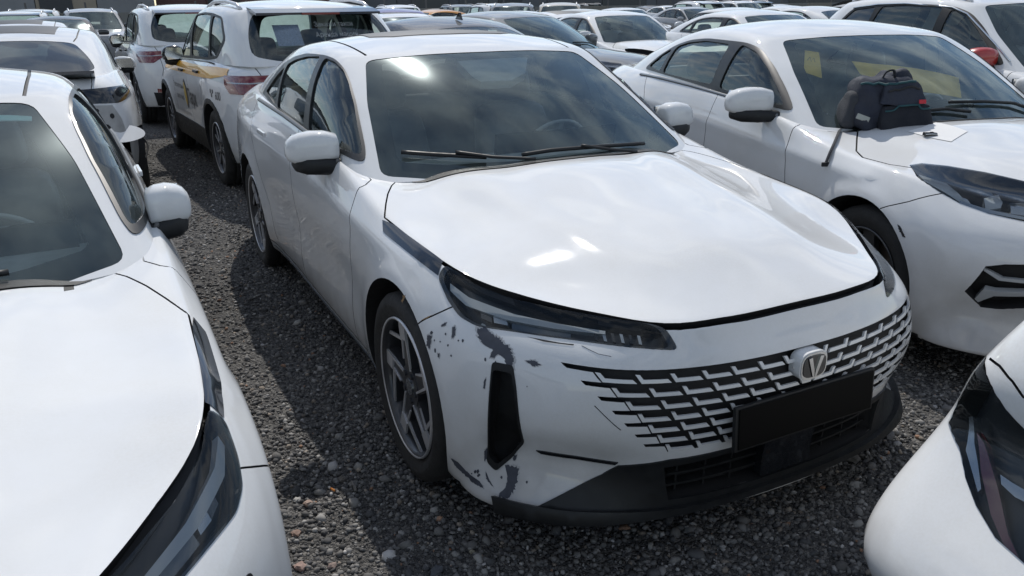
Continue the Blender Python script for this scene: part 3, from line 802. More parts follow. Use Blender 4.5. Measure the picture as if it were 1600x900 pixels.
    rec.add('radar_cover', sheet(S, [Vector((-.10, -.9, .235)), Vector((.10, -.9, .235)), Vector((.10, -.9, .36)), Vector((-.10, -.9, .36))], (0, 1, 0), .002, -.03, .03), GLOSSB, 'lower_lip')
    for s in (-1, 1):
        sl = [Vector((s*.9, y, z)) for y, z in ((.40, .235), (2.36, .235), (2.36, .19), (.40, .19))]
        rec.add('sill_trim', sheet(S, sl, Vector((-s, 0, 0)), .005, -.003, .05), BLACK)
        v0 = vent if s < 0 else mirp(vent)
        # fin inside the vent
        rec.add('air_curtain', sheet(S, v0, Vector((-s*.75, 1, 0)), -.05, -.06, .03), BLACK)
        ctr = sum(v0, Vector())/len(v0); rim_o = [ctr+(p-ctr)*1.05 for p in v0]
        rec.add('vent_bezel', sheet(S, rim_o, Vector((-s*.75, 1, 0)), .003, -.02, .03, [[ctr+(p-ctr)*.93 for p in v0]]), BLACK)
        # chrome-edged slot above the white corner
        sl = on_px(S, [(838,703),(850,704.5),(900,712),(966,722),(961,725.5),(900,716),(846,708)])
        if s > 0: sl = mirp(sl)
        rec.add('corner_trim', sheet(S, sl, Vector((-s*.4, 1, 0)), .004, -.004, .02), GLOSSB)
        # lamp: lens, strip, housing
        l0 = lamp if s < 0 else mirp(lamp); dl = Vector((-s*.55, 1, -.15)); t0 = strip if s < 0 else mirp(strip)
        nm = 'headlight'; k = 'headlight%d' % s
        rec.add(nm, sheet(S, l0, dl, -.060, None, .03), LAMPD, None, None, k)
        rec.add('lens', sheet(S, l0, dl, .002, None, .02), LENS, k)
        sa = on_px(S, [(598,344),(616,352),(640,370),(665,388),(693,409)]); sb = on_px(S, [(599,362),(606,369),(631,389),(660,412),(685,431)])
        rec.add('fender_strip', ribbon(S, sa, sb, .0025, s), GLOSSB)
        c0 = sum(l0, Vector())/len(l0)
        rec.add('lamp_bezel', sheet(S, l0, dl, .0005, -.04, .02, [[c0+(p-c0)*.94+Vector((0, 0, .001)) for p in l0]]), GLOSSB, k)
        for (q, o0, o1, mm, nm2) in (
            ([(700,440),(730,462),(800,487),(870,502),(945,514),(945,519),(865,510),(790,497),(725,475),(700,452)], -.012, -.03, LAMPW, 'light_guide'),
            ([(766,478),(786,484),(790,504),(768,500)], -.02, -.05, LAMPS, 'projector'),
            ([(744,470),(762,477),(764,499),(746,492)], -.025, -.05, GLOSSB, 'projector'),
            ([(796,490),(890,508),(890,524),(796,510)], -.022, -.05, mat('lamp_smoke', (.05, .065, .08), .15, coat=1), 'projector')):
            pp = on_px(S, q); pp = pp if s < 0 else mirp(pp)
            rec.add(nm2, sheet(S, pp, dl, o0, o1, .02), mm, k)
        for j in range(6):
            u = 925+j*14
            pp = on_px(S, [(u, 513+j*1.6), (u+5, 514+j*1.6), (u+9, 528+j*1.6), (u+4, 527+j*1.6)]); pp = pp if s < 0 else mirp(pp)
            rec.add('lamp_tooth', sheet(S, pp, dl, -.016, -.035, .02), LAMPS if j % 2 else LAMPD, k)
    # ---- greenhouse: shell with openings
    ws = [(-.738,.615,.955),(-.655,1.02,1.17),(-.561,1.305,1.334),(-.375,1.265,1.356),(-.19,1.25,1.363),(0,1.245,1.364)]
    wsb = [(-.53,.492,.945),(-.26,.405,.945),(0,.375,.945)]
    W = [Vector(p) for p in ws]+[Vector((-p[0], p[1], p[2])) for p in ws[-2::-1]]+[Vector((-p[0], p[1], p[2])) for p in wsb]+[Vector(p) for p in wsb[-2::-1]]
    W = rounded(W, .05); dW = Vector((0, .46, -.89))
    panes = {'front': [(564,243),(566,233),(562,214),(554,165),(545,130),(537,110),(524,97),(509,91),(483,203),(520,227)],
             'rear': [(475,199),(502,89),(480,89),(462,94),(450,101),(434,167)], 'quarter': [(430,163),(447,104),(433,119),(417,143)]}
    P3 = {k: rounded(on_px(GS, v), .028) for k, v in panes.items()}
    dlo = on_px(GS, [(570,256),(572,235),(566,205),(557,160),(547,125),(538,106),(525,93),(509,87),(480,84),(461,89),(446,98),(429,118),(411,145),(432,170),(480,207),(530,238)])
    RW = [(-.50,2.66,1.30),(-.33,2.69,1.325),(0,2.71,1.335),(.33,2.69,1.325),(.50,2.66,1.30),(.60,3.0,1.18),(.64,3.22,1.09),(.42,3.34,1.09),(0,3.39,1.09),(-.42,3.34,1.09),(-.64,3.22,1.09),(-.60,3.0,1.18)]
    RW = rounded([Vector(p) for p in RW], .09); dR = Vector((0, -.32, -.95))
    dlo = rounded(dlo, .05)
    shell = gb.copy()
    o = link('tmp', shell); md = o.modifiers.new('s', 'SOLIDIFY'); md.thickness = .028; md.offset = -1; md.use_rim = True
    shell2 = evalmesh(o); drop(o); shell2.materials.clear(); shell2.materials.append(WHITE)
    cuts = [sheet(GS, W, dW, .05, -.06, .05), sheet(GS, RW, dR, .05, -.06, .05)]
    for k, p in P3.items(): cuts += [sheet(GS, p, Vector((1, 0, -.3)), .05, -.06, .018)]; cuts.append(mirx(cuts[-1]))
    cuts += [groove(GS, [Vector((s*x, y, z)) for x, y, z in ((.545,1.34,1.37),(.56,1.7,1.40),(.555,2.1,1.40),(.53,2.5,1.36),(.50,2.63,1.32))], .012, .010, .01) for s in (-1, 1)]
    me = shell2
    for c in cuts:
        r = boolean(me, c, 'DIFFERENCE', BLACK)
        if len(r.polygons) < 200: print('gh boolean failed', len(r.polygons)); continue
        me = r
    wi = [i for i, m in enumerate(me.materials) if m and m.name == 'white_paint'][0]
    # inner faces get the headlining colour
    me.materials.append(INTERL); li = len(me.materials)-1
    for p in me.polygons:
        if p.material_index == wi:
            q, n = GS.near(p.center)
            if (q-p.center).length > .015 or p.normal.dot(n) < .2: p.material_index = li
    renormal(me, GS, wi); rec.add('roof', me)
    rec.add('windscreen', sheet(GS, W, dW, -.002, None, .05), WGLASS)
    cW = sum(W, Vector())/len(W)
    inner = []
    for p in W:
        v = p-cW; inner.append(cW+Vector((v.x*.885, v.y*(.93 if v.y > 0 else .84), v.z*(.93 if v.y > 0 else .84))))
    inner = smooth_line(inner, 3, True)
    rec.add('windscreen_border', sheet(GS, W, dW, -.006, None, .04, [inner]), mat('frit', (.015, .016, .018), .3), 'windscreen')
    rec.add('rear_window', sheet(GS, RW, dR, -.002, None, .06), DGLASS)
    for s in (-1, 1):
        D = dlo if s < 0 else mirp(dlo); hs = [(P3[k] if s < 0 else mirp(P3[k])) for k in P3]
        rec.add('window_surround', sheet(GS, D, Vector((-s, 0, -.3)), .004, -.001, .018, hs), TRIM)
        for k, h in zip(P3, hs): rec.add('side_window', sheet(GS, h, Vector((-s, 0, -.3)), -.004, None, .05), GLASS)
        bl = [Vector((s*.845, y, z)) for y, z in ((.84, .983), (1.0, .998), (1.35, 1.025), (1.9, 1.052), (2.4, 1.068), (2.62, 1.072))]
        L = [S.near(p) for p in bl]
        rec.add('belt_moulding', tube([q+n*.004+Vector((0, 0, .0)) for q, n in L], .011, 6, True, .6), mat('belt_trim', (.10, .10, .10), .4), None)
        hy = ((1.28, .875), (2.22, .92))
        for y, z in hy:
            q, n = S.hit(Vector((s*2, y, z)), Vector((-s, 0, 0)))
            hd = rbox(.014, .20, .024, .006, c=(0, 0, 0)); hd.transform(Matrix.Translation(q+n*.004)); rec.add('door_handle', hd, WHITE)
        cp, arm, gl = mirror_shell(s)
        k = 'mirror%d' % s
        rec.add('mirror', arm, BLACK, None, None, k); rec.add('mirror_cap', cp, WHITE, k); rec.add('mirror_glass', gl, CHROME, k)
    gr = [(-.40,1.74),(-.36,2.45),(.36,2.45),(.40,1.74),(.30,1.66),(0,1.63),(-.30,1.66)]
    rec.add('glass_roof', sheet(GS, [Vector((x, y, 1.45)) for x, y in gr], (0, 0, -1), .003, None, .06), mat('roof_glass', (.03, .031, .033), .45, spec=.35))
    # sensor housing behind the screen, wipers in front
    sh = on_px(GS, [(715,92),(825,86),(822,110),(800,122),(752,124),(738,116)])
    rec.add('sensor_housing', sheet(GS, sh, dW, -.012, -.05, .04), INTER, 'windscreen')
    for pts in ([(628,243),(670,246),(705,248),(760,251)], [(815,247),(860,240),(920,235),(1003,229)]):
        L = on_px(GS, pts); nn = [GS.near(p)[1] for p in L]
        L = [p+n*.018 for p, n in zip(L, nn)]
        rec.add('wiper', tube(resample(L, .03), .010, 6, True, .8), BLACK)
    for pts in ([(712,246),(770,254),(835,257)], [(905,236),(950,242),(990,245)]):
        L = on_px(GS, pts); L = [p+GS.near(p)[1]*.030 for p in L]
        rec.add('wiper_arm', tube(resample(L, .03), .008, 6, True, .7), BLACK)
    rec.add('cowl_panel', sheet(S, [Vector((x, y, 1)) for x, y in ((0,.394),(.2,.409),(.42,.449),(.60,.505),(.64,.54),(.64,.62),(.58,.64),(.5,.60),(.25,.53),(0,.50),(-.25,.53),(-.5,.60),(-.58,.64),(-.64,.62),(-.64,.54),(-.60,.505),(-.42,.449),(-.2,.409))], (0, 0, -1), .003, None, .04), BLACK)
    # grille bars, badge, plate
    for poly in zl:
        rec.add('grille_bar', sheet(S, poly, Vector((0, 1, 0)), .0, -.007, .03), WHITE)
    badge_and_plate(rec, S)
    interior(rec, .46, 1.33, 2.22)
    return rec
def grille_lattice(S):
    """staggered bars (list of outlines) and the outline of the recess they sit in, front view"""
    rows = 7; dz = .0363; out = []; bars = []
    top = lambda j, x: .648-dz*j+.012*(abs(x)/.68)**2
    for j in range(rows):
        a = .679-.029*j
        out += [(a, top(j, a)), (a-.008, top(j, a)-.011), (a-.058, top(j, a-.058)-.012), (a-.071, top(j+1, a-.071)+(.001 if j < rows-1 else .003))]
        x = .617-.029*j
        while x > .02:
            w = .0885; xb = x-w+.008
            if xb < .03: xb = 0.
            t = lambda q: top(j, q)
            p = [(x, t(x)-.011), (x-.011, t(x)-.012), (x-.018, t(x)-.0245), (xb, t(xb)-.0245), (max(xb-.009, 0.), t(xb)-.0345), (x-.012, t(x)-.0345)]
            q = [Vector((-u, -.9, v)) for u, v in p]; bars.append(q); bars.append([Vector((-v.x, v.y, v.z)) for v in q[::-1]])
            x -= w
            if xb == 0.: break
    half = [Vector((-x, -.9, z)) for x, z in out]
    arc = [Vector((-x, -.9, .648+.012*(x/.68)**2)) for x in (0, .15, .3, .45, .57)]
    half = arc[1:]+half; 
    return bars, half+[Vector((-p.x, p.y, p.z)) for p in half[::-1]]
def badge_and_plate(rec, S):
    q, n = S.hit(Vector((0, -3, .602)), Vector((0, 1, 0)))
    def sup(a, b, m=24, e=3.2): return [(a*math.copysign(abs(cos(2*pi*i/m))**(2/e), cos(2*pi*i/m)), b*math.copysign(abs(sin(2*pi*i/m))**(2/e), sin(2*pi*i/m))) for i in range(m)]
    M = Matrix.Translation((0, q.y, .602))
    def plate(poly, y0, y1): me = slab(poly, y0, y1, 'y'); me.transform(M); return me
    rec.add('badge', joined([plate(sup(.053, .043), -.020, .02)]), WHITE, None, None, 'badge')
    rec.add('badge_ring', joined([plate(sup(.049, .040), -.0235, -.019)]), CHROME, 'badge')
    rec.add('badge_face', plate(sup(.043, .034), -.0255, -.02), GLOSSB, 'badge')
    v = [(-.036, .034), (-.012, .034), (0, -.006), (.012, .034), (.036, .034), (.008, -.036), (-.008, -.036)]
    v = [(-.029,.028),(-.016,.030),(-.003,-.012),(-.001,-.031),(-.007,-.031)]
    rec.add('badge_emblem', joined([plate(v, -.029, -.025), plate([(-a, b) for a, b in v][::-1], -.029, -.025)]), CHROME, 'badge')
    # holder and blank plate
    a = rbox(.545, .014, .135, .006, 2); a.transform(Matrix.Translation((0, -.922, .463)) @ Matrix.Rotation(rad(-4), 4, 'X')); rec.add('plate_holder', a, BLACK, None, None, 'plate_holder')
    b = rbox(.524, .004, .122, .0015, 1); b.transform(Matrix.Translation((0, -.931, .465)) @ Matrix.Rotation(rad(-4), 4, 'X')); rec.add('number_plate', b, mat('plate_black', (.002, .002, .002), .6, spec=.1), 'plate_holder')
# ------------------------------------------------------------------ other makes: one builder, shapes given by tables
def warp_rings(R, fy, fz, fx=None):
    return {k: [((fx(x, y, z) if fx else x), fy(y, z), fz(z, y)) for x, y, z in v] for k, v in R.items()}
def build_car(rings, deck, grings, groof, o, level=3):
    """o: options (see the two makes below); returns Rec"""
    rec = Rec(); rec.wheels = o['wheels']
    R = [rings[k] for k in ('r0','r1','r2','r3','r4','r5','r6')]
    V, Fs, cr = ring_body(R, 4, deck, True, [(6, 0, 17, .5), (1, 0, 17, .4)])
    base = subdivide(V, Fs, cr, level); P = co(base); x, y, z = P.T; ax = np.abs(x); s = np.sign(x)
    for yc in o['axles']:
        r = np.hypot(y-yc, z-o['az']); m = (ax > .78) & (z > .2); P[m, 0] += (s*.012*sig((o['ar']+.055-r)/.010))[m]
    if 'shape' in o: o['shape'](P)
    base.vertices.foreach_set('co', P.ravel()); base.update()
    S = Surf(base); gb = green_base(grings, groof, level); GS = Surf(gb); rec.S, rec.GS = S, GS
    base.materials.append(WHITE); base.materials.append(VOID)
    cuts = [(joined([cyl((s_*.56, yc, o['az']+.01), (s_, 0, 0), o['ar'], 0, .6, 56) for yc in o['axles'] for s_ in (-1, 1)]), VOID)]
    for pts, d, depth in o.get('pockets', lambda S: [])(S):
        c = sheet(S, pts, d, .04, -depth, .035); cuts.append((joined([c, mirx(c)]), VOID))
    for pts, w in o.get('grooves', lambda S: [])(S):
        for l in (pts, mirp(pts)): cuts.append((groove(S, l, w, .012, .02, .012), VOID))
    for pts, w in o.get('mid_grooves', lambda S: [])(S): cuts.append((groove(S, pts, w, .014, .02, .015), VOID))
    cab = o['cabin']; cab = cab+[(-a, b) for a, b in cab[-2:0:-1]]
    cuts.append((slab(cab, o.get('cab_z', .32), 1.75, 'z'), INTER))
    me = base
    for c, mt in cuts:
        r = boolean(me, c, 'DIFFERENCE', mt)
        if len(r.polygons) < 200: print('boolean failed'); continue
        me = r
    wi = [i for i, m in enumerate(me.materials) if m and m.name == 'white_paint'][0]
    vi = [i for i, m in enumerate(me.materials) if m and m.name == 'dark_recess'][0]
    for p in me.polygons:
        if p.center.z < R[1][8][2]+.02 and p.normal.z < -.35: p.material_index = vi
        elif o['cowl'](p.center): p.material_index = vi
    renormal(me, S, wi)
    comp, own = split_panels(me, o['seeds'], wi); byc = {}
    for f, c in comp.items(): byc.setdefault(c, []).append(f)
    rest = [p.index for p in me.polygons if p.index not in comp]
    for c, fs in byc.items():
        if c in own: rec.add(own[c], submesh(me, fs), None, None, None, own[c]+str(c))
        else: rest += fs
    rec.add('body', submesh(me, rest))
    # greenhouse
    ob = link('tmp', gb.copy()); md = ob.modifiers.new('s', 'SOLIDIFY'); md.thickness = .03; md.offset = -1
    sh = evalmesh(ob); drop(ob); sh.materials.clear(); sh.materials.append(WHITE)
    W, dW, RW, dR = [Vector(p) for p in o['ws']], Vector(o['dW']), [Vector(p) for p in o['rw']], Vector(o['dR'])
    W = W+[Vector((-p.x, p.y, p.z)) for p in W[::-1]]; RW = RW+[Vector((-p.x, p.y, p.z)) for p in RW[::-1]]
    W = rounded(W, .05); RW = rounded(RW, .09)
    sd = Vector((1, 0, -.2)); panes = [rounded([Vector((-.75, a, b)) for a, b in p], .04) for p in o['panes']]
    cu = [sheet(GS, W, dW, .05, -.06, .05), sheet(GS, RW, dR, .05, -.06, .05)]
    for p in panes: c = sheet(GS, p, sd, .05, -.06, .02); cu += [c, mirx(c)]
    me = sh
    for c in cu:
        r = boolean(me, c, 'DIFFERENCE', BLACK)
        if len(r.polygons) < 200: print('gh boolean failed'); continue
        me = r
    wi = [i for i, m in enumerate(me.materials) if m and m.name == 'white_paint'][0]
    me.materials.append(INTERL); li = len(me.materials)-1
    for p in me.polygons:
        if p.material_index == wi:
            q, n = GS.near(p.center)
            if (q-p.center).length > .015 or p.normal.dot(n) < .2: p.material_index = li
    renormal(me, GS, wi); rec.add('roof', me)
    rec.add('windscreen', sheet(GS, W, dW, -.002, None, .06), WGLASS)
    def inset(Q, kx, k1, k0):
        c = sum(Q, Vector())/len(Q); return [c+Vector(((p-c).x*kx, (p-c).y*(k1 if (p-c).z > 0 else k0), (p-c).z*(k1 if (p-c).z > 0 else k0))) for p in Q]
    rec.add('windscreen_border', sheet(GS, W, dW, -.006, None, .05, [smooth_line(inset(W, .90, .93, .78), 3, True)]), MATS['frit'], 'windscreen')
    rec.add('rear_window', sheet(GS, RW, dR, -.002, None, .06), o.get('rear_glass', GLASS))
    rec.add('rear_window_border', sheet(GS, RW, dR, -.006, None, .05, [smooth_line(inset(RW, .86, .80, .82), 3, True)]), MATS['frit'], 'rear_window')
    dlo = rounded([Vector((-.75, a, b)) for a, b in o['dlo']], .07)
    for s_ in (-1, 1):
        mm = (lambda q: q) if s_ < 0 else mirp
        dd = Vector((-s_, 0, -.2))
        rec.add('window_surround', sheet(GS, mm(dlo), dd, .004, -.001, .02, [mm(p) for p in panes]), o.get('dlo_mat', TRIM))
        for i, p in enumerate(panes): rec.add('side_window', sheet(GS, mm(p), dd, -.004, None, .06), (o.get('pane_mat') or [GLASS]*9)[i])
        bl = [S.near(Vector((s_*.845, a, b))) for a, b in o['belt']]
        rec.add('belt_moulding', tube([q+n*.004 for q, n in bl], .011, 6, True, .6), o.get('belt_mat', GLOSSB))
        for a, b in o['handles']:
            q, n = S.hit(Vector((s_*2, a, b)), Vector((-s_, 0, 0)))
            hd = rbox(.03, .19, .026, .011, 3); hd.transform(Matrix.Translation(q+n*.016)); rec.add('door_handle', hd, o.get('handle_mat', WHITE))
        cp, arm, gl = mirror_shell(s_, *o['mirror']); k = 'mirror%d' % s_
        rec.add('mirror', arm, BLACK, None, None, k); rec.add('mirror_cap', cp, o.get('mirror_mat', WHITE), k, None, 'cap%d' % s_); rec.add('mirror_glass', gl, CHROME, k)
        for it in o.get('sheets', lambda S, GS: [])(S, GS):
            nm, pts, d, o0, o1, m, par = it
            d = Vector(d); d = d if s_ < 0 else Vector((-d.x, d.y, d.z))
            sf = GS if nm.startswith('@') else S; nm = nm.lstrip('@')
            rec.add(nm, sheet(sf, mm([Vector(p) for p in pts]), d, o0, o1, .025), m, (par+str(s_)) if par else None, None, nm+str(s_))
    for it in o.get('mid_sheets', []):
        nm, pts, d, o0, o1, m = it; sf = GS if nm.startswith('@') else S
        rec.add(nm.lstrip('@'), sheet(sf, [Vector(p) for p in pts], Vector(d), o0, o1, .04), m)
    for nm, me_, m in o.get('extra', lambda S, GS: [])(S, GS): rec.add(nm, me_, m)
    interior(rec, *o['inter'])
    return rec

# ---- make B: notchback sedan with large front lamps (the car the backpack lies on)
M_B = Matrix.Translation((2.28, -.10, 0)) @ Matrix.Rotation(rad(-12.3), 4, 'Z')
def sedan_b():
    R = {k: list(v) for k, v in SEDAN_RINGS.items()}
    # fuller, higher nose
    def f(v, dy, dz):
        out = []
        for i, (x, y, z) in enumerate(v):
            w = max(0, min(1, (.3-y)/.9)) if y < .3 else 0
            out.append((x*(1+.012*w), y+dy*w, z+dz*w))
        return out
    R['r6'] = f(R['r6'], .0, .03); R['r5'] = f(R['r5'], -.02, .02); R['r4'] = f(R['r4'], -.03, .0)
    D = [[(x, y, z+.022*max(0, min(1, (.5-y)/.6))) for x, y, z in row] for row in sedan_deck([R['r6']])]
    g = {k: [(x, y+.02, z+(.0 if k == 'g0' else .012)) for x, y, z in v] for k, v in G_RINGS.items()}
    roof = [[(x, y+.02, z+.012) for x, y, z in r] for r in G_ROOF]
    def shape(P):
        x, y, z = P.T; ax = np.abs(x); s = np.sign(x)
        m = (z > .70) & (y > -.8) & (y < .7); xc = np.interp(y, [-.8, 0, .45], [.36, .50, .58])
        P[m, 2] += (.012*sig((xc-ax)/.02)*sig((y+.6)/.06))[m]
        m = (ax > .8) & (y > 0) & (y < 3.5); P[m, 0] += (s*.008*bumpf(z-np.interp(y, [0, 3.4], [.80, .93]), .03))[m]
    lamp_px = [(1421,258),(1440,255),(1480,259),(1540,269),(1600,283),(1640,294),(1640,352),(1600,346),(1545,334),(1500,318),(1468,300),(1435,278)]
    fog_px = [(1507,455),(1540,416),(1570,413),(1630,413),(1630,480),(1560,483),(1532,480)]
    pt = lambda S, l: on_px(S, l, M_B)
    o = dict(axles=(0, 2.70), az=.335, ar=.375, wheels=[(-.775, 0, RT, 'shade_dark', RT, .235, 10), (.775, 0, RT, 'shade_dark', RT, .235, 0), (-.805, 2.70, RT, 'ten', RT, .235, 33), (.805, 2.70, RT, 'ten', RT, .235, 50)], shape=shape,
        cabin=[(0, .49), (.3, .52), (.55, .60), (.735, .72), (.785, .97), (.79, 1.6), (.785, 2.2), (.755, 2.7), (.70, 3.0), (.5, 3.2), (0, 3.25)],
        cowl=lambda c: abs(c.x) < .60 and .30 < c.y < .77 and c.z > .90 and c.y > .41+.28*c.x**2,
        pockets=lambda S: [(pt(S, lamp_px), Vector((.5, 1, -.2)), .07), (pt(S, fog_px), Vector((.4, 1, 0)), .06), ([Vector(p) for p in ((-.36,-.9,.66),(-.01,-.9,.65),(-.01,-.9,.57),(-.30,-.9,.58))], Vector((0, 1, 0)), .03)],
        grooves=lambda S: [(pt(S, [(1342,196),(1339,215),(1338,236),(1348,246),(1390,257),(1424,262)]), .008),
            (pt(S, [(1375,326),(1420,315),(1474,302)]), .005),
            ([Vector(p) for p in ((-.69,.72,.98),(-.80,.70,.97),(-.885,.66,.85),(-.90,.62,.6),(-.89,.64,.25))], .005),
            ([Vector(p) for p in ((-.72,1.52,.99),(-.80,1.52,1.01),(-.836,1.52,1.034),(-.845,1.52,1.0),(-.90,1.55,.7),(-.88,1.56,.25))], .005),
            ([Vector(p) for p in ((-.71,2.68,1.06),(-.82,2.62,1.02),(-.90,2.46,.85),(-.905,2.30,.68),(-.90,2.16,.45),(-.885,2.10,.25))], .005),
            ([Vector(p) for p in ((-.90,.28,.262),(-.885,.6,.262),(-.885,2.1,.262),(-.90,2.42,.262))], .006)],
        mid_grooves=lambda S: [([Vector((x, y, 1)) for x, y in ((-.72,.57),(-.60,.52),(-.42,.465),(-.2,.425),(0,.41),(.2,.425),(.42,.465),(.60,.52),(.72,.57))], .008),
            ([Vector(p) for p in [(-.70,-.50,.80),(-.57,-.63,.79),(-.42,-.79,.785),(-.22,-.83,.785),(0,-.835,.785),(.22,-.83,.785),(.42,-.79,.785),(.57,-.63,.79),(.70,-.50,.80)]], .014),
            ([Vector(p) for p in ((-.60,3.12,1.07),(-.62,3.40,1.07),(-.58,3.66,1.03),(-.52,3.84,.85),(-.45,3.90,.70),(0,3.93,.66),(.45,3.90,.70),(.52,3.84,.85),(.58,3.66,1.03),(.62,3.40,1.07),(.60,3.12,1.07))], .006)],
        seeds=[('hood', (0, -.2, .9)), ('front_bumper', (.5, -.85, .45)), ('door', (-.9, 1.1, .7)), ('door', (.9, 1.1, .7)), ('door', (-.9, 1.9, .7)), ('door', (.9, 1.9, .7)), ('fender', (-.9, .3, .78)), ('fender', (.9, .3, .78)), ('trunk_lid', (0, 3.6, 1.08)), ('rear_bumper', (.3, 3.94, .5)), ('sill', (-.88, 1.5, .23)), ('sill', (.88, 1.5, .23))],
        dW=(0, .46, -.89),
        dR=(0, -.32, -.95),
        panes=[[(.86,1.015),(.97,1.10),(1.15,1.215),(1.32,1.295),(1.46,1.325),(1.50,1.325),(1.56,1.05)], [(1.66,1.06),(1.62,1.325),(1.95,1.335),(2.20,1.315),(2.36,1.28),(2.43,1.085)], [(2.48,1.09),(2.42,1.265),(2.56,1.21),(2.72,1.115)]],
        dlo=[(.78,.995),(.93,1.105),(1.12,1.225),(1.31,1.318),(1.46,1.345),(1.95,1.353),(2.2,1.335),(2.40,1.29),(2.60,1.205),(2.80,1.09),(2.4,1.072),(1.9,1.048),(1.4,1.02)],
        belt=((.86,.985),(1.0,.998),(1.35,1.025),(1.9,1.052),(2.4,1.068),(2.78,1.075)), belt_mat=mat('brushed_trim', (.16, .17, .18), .3, metal=.6),
        handles=((1.33,.885),(2.26,.925)), mirror=((.25, .14, .14), (.855, .93, .985)), inter=(.48, 1.35, 2.22), rear_glass=GLASS,
        sheets=lambda S, GS: [
            ('headlight', pt(S, lamp_px), (.5, 1, -.2), -.06, None, LAMPD, None),
            ('lens', pt(S, lamp_px), (.5, 1, -.2), .002, None, LENS, 'headlight'),
            ('lamp_bezel', pt(S, [(1421,258),(1440,255),(1480,259),(1540,269),(1640,292),(1640,306),(1540,281),(1480,268),(1436,264)]), (.5, 1, -.2), .0, -.04, GLOSSB, 'headlight'),
            ('light_guide', pt(S, [(1436,270),(1480,284),(1512,318),(1506,318),(1478,300),(1445,281)]), (.5, 1, -.2), -.008, -.03, LAMPW, 'headlight'), ('light_guide', pt(S, [(1500,312),(1545,326),(1640,345),(1640,349),(1540,331),(1498,317)]), (.5, 1, -.2), -.006, -.03, LAMPS, 'headlight'), ('projector', pt(S, [(1578,312),(1606,312),(1606,334),(1580,330)]), (.5, 1, -.2), -.015, -.05, LAMPS, 'headlight'),
            ('projector', pt(S, [(1538,306),(1562,300),(1564,322),(1540,326)]), (.5, 1, -.2), -.012, -.05, LAMPW, 'headlight'),
            ('reflector', pt(S, [(1474,284),(1500,290),(1522,320),(1500,312)]), (.5, 1, -.2), -.03, -.05, LAMPS, 'headlight'),
            ('fog_bar', pt(S, [(1537,420),(1545,424),(1566,436),(1630,442),(1630,447),(1560,440),(1536,424)]), (.4, 1, 0), -.010, -.03, LAMPW, None),
            ('fog_bar', pt(S, [(1520,472),(1536,454),(1552,458),(1630,460),(1630,466),(1552,466),(1525,476)]), (.4, 1, 0), -.012, -.04, LAMPW, None),
            ('sill_trim', [(-.9,.42,.235),(-.9,2.3,.235),(-.9,2.3,.19),(-.9,.42,.19)], (1, 0, 0), .005, -.003, BLACK, None),
            ('tail_light', [(-.80,3.45,.99),(-.60,3.80,1.0),(-.45,3.86,1.0),(-.45,3.88,.88),(-.62,3.84,.84),(-.86,3.45,.90)], (.8, -1, 0), .004, -.01, REDL, None)],
        mid_sheets=[('lower_grille', [(-.45,-.9,.34),(.45,-.9,.34),(.40,-.9,.20),(-.40,-.9,.20)], (0, 1, 0), .004, -.01, BLACK),
            ('cowl_panel', [(x, y, 1) for x, y in ((0,.414),(.2,.429),(.42,.469),(.60,.525),(.64,.56),(.64,.64),(.58,.66),(.5,.62),(.25,.55),(0,.52),(-.25,.55),(-.5,.62),(-.58,.66),(-.64,.64),(-.64,.56),(-.60,.525),(-.42,.469),(-.2,.429))], (0, 0, -1), .003, None, BLACK)],
        extra=lambda S, GS: [('wiper', tube([GS.near(Vector(p))[0]+Vector((0, -.012, .012)) for p in ((-.55,.62,1.0),(-.3,.55,1.0),(-.05,.53,1.0),(.08,.50,.99))], .009, 6), BLACK), ('wiper', tube([GS.near(Vector(p))[0]+Vector((0, -.012, .012)) for p in ((0,.58,1.02),(.25,.59,1.02),(.5,.63,1.01),(.62,.62,.98))], .009, 6), BLACK)])
    o['ws'] = [(-.26,.425,.945),(-.53,.512,.945),(-.738,.635,.955),(-.655,1.04,1.185),(-.566,1.325,1.345),(-.375,1.285,1.367),(-.19,1.27,1.373)]
    o['rw'] = [(-.33,2.71,1.335),(-.50,2.68,1.31),(-.60,3.0,1.18),(-.64,3.22,1.09),(-.42,3.34,1.09),(-.15,3.38,1.09)]
    return build_car(R, D, g, roof, o)

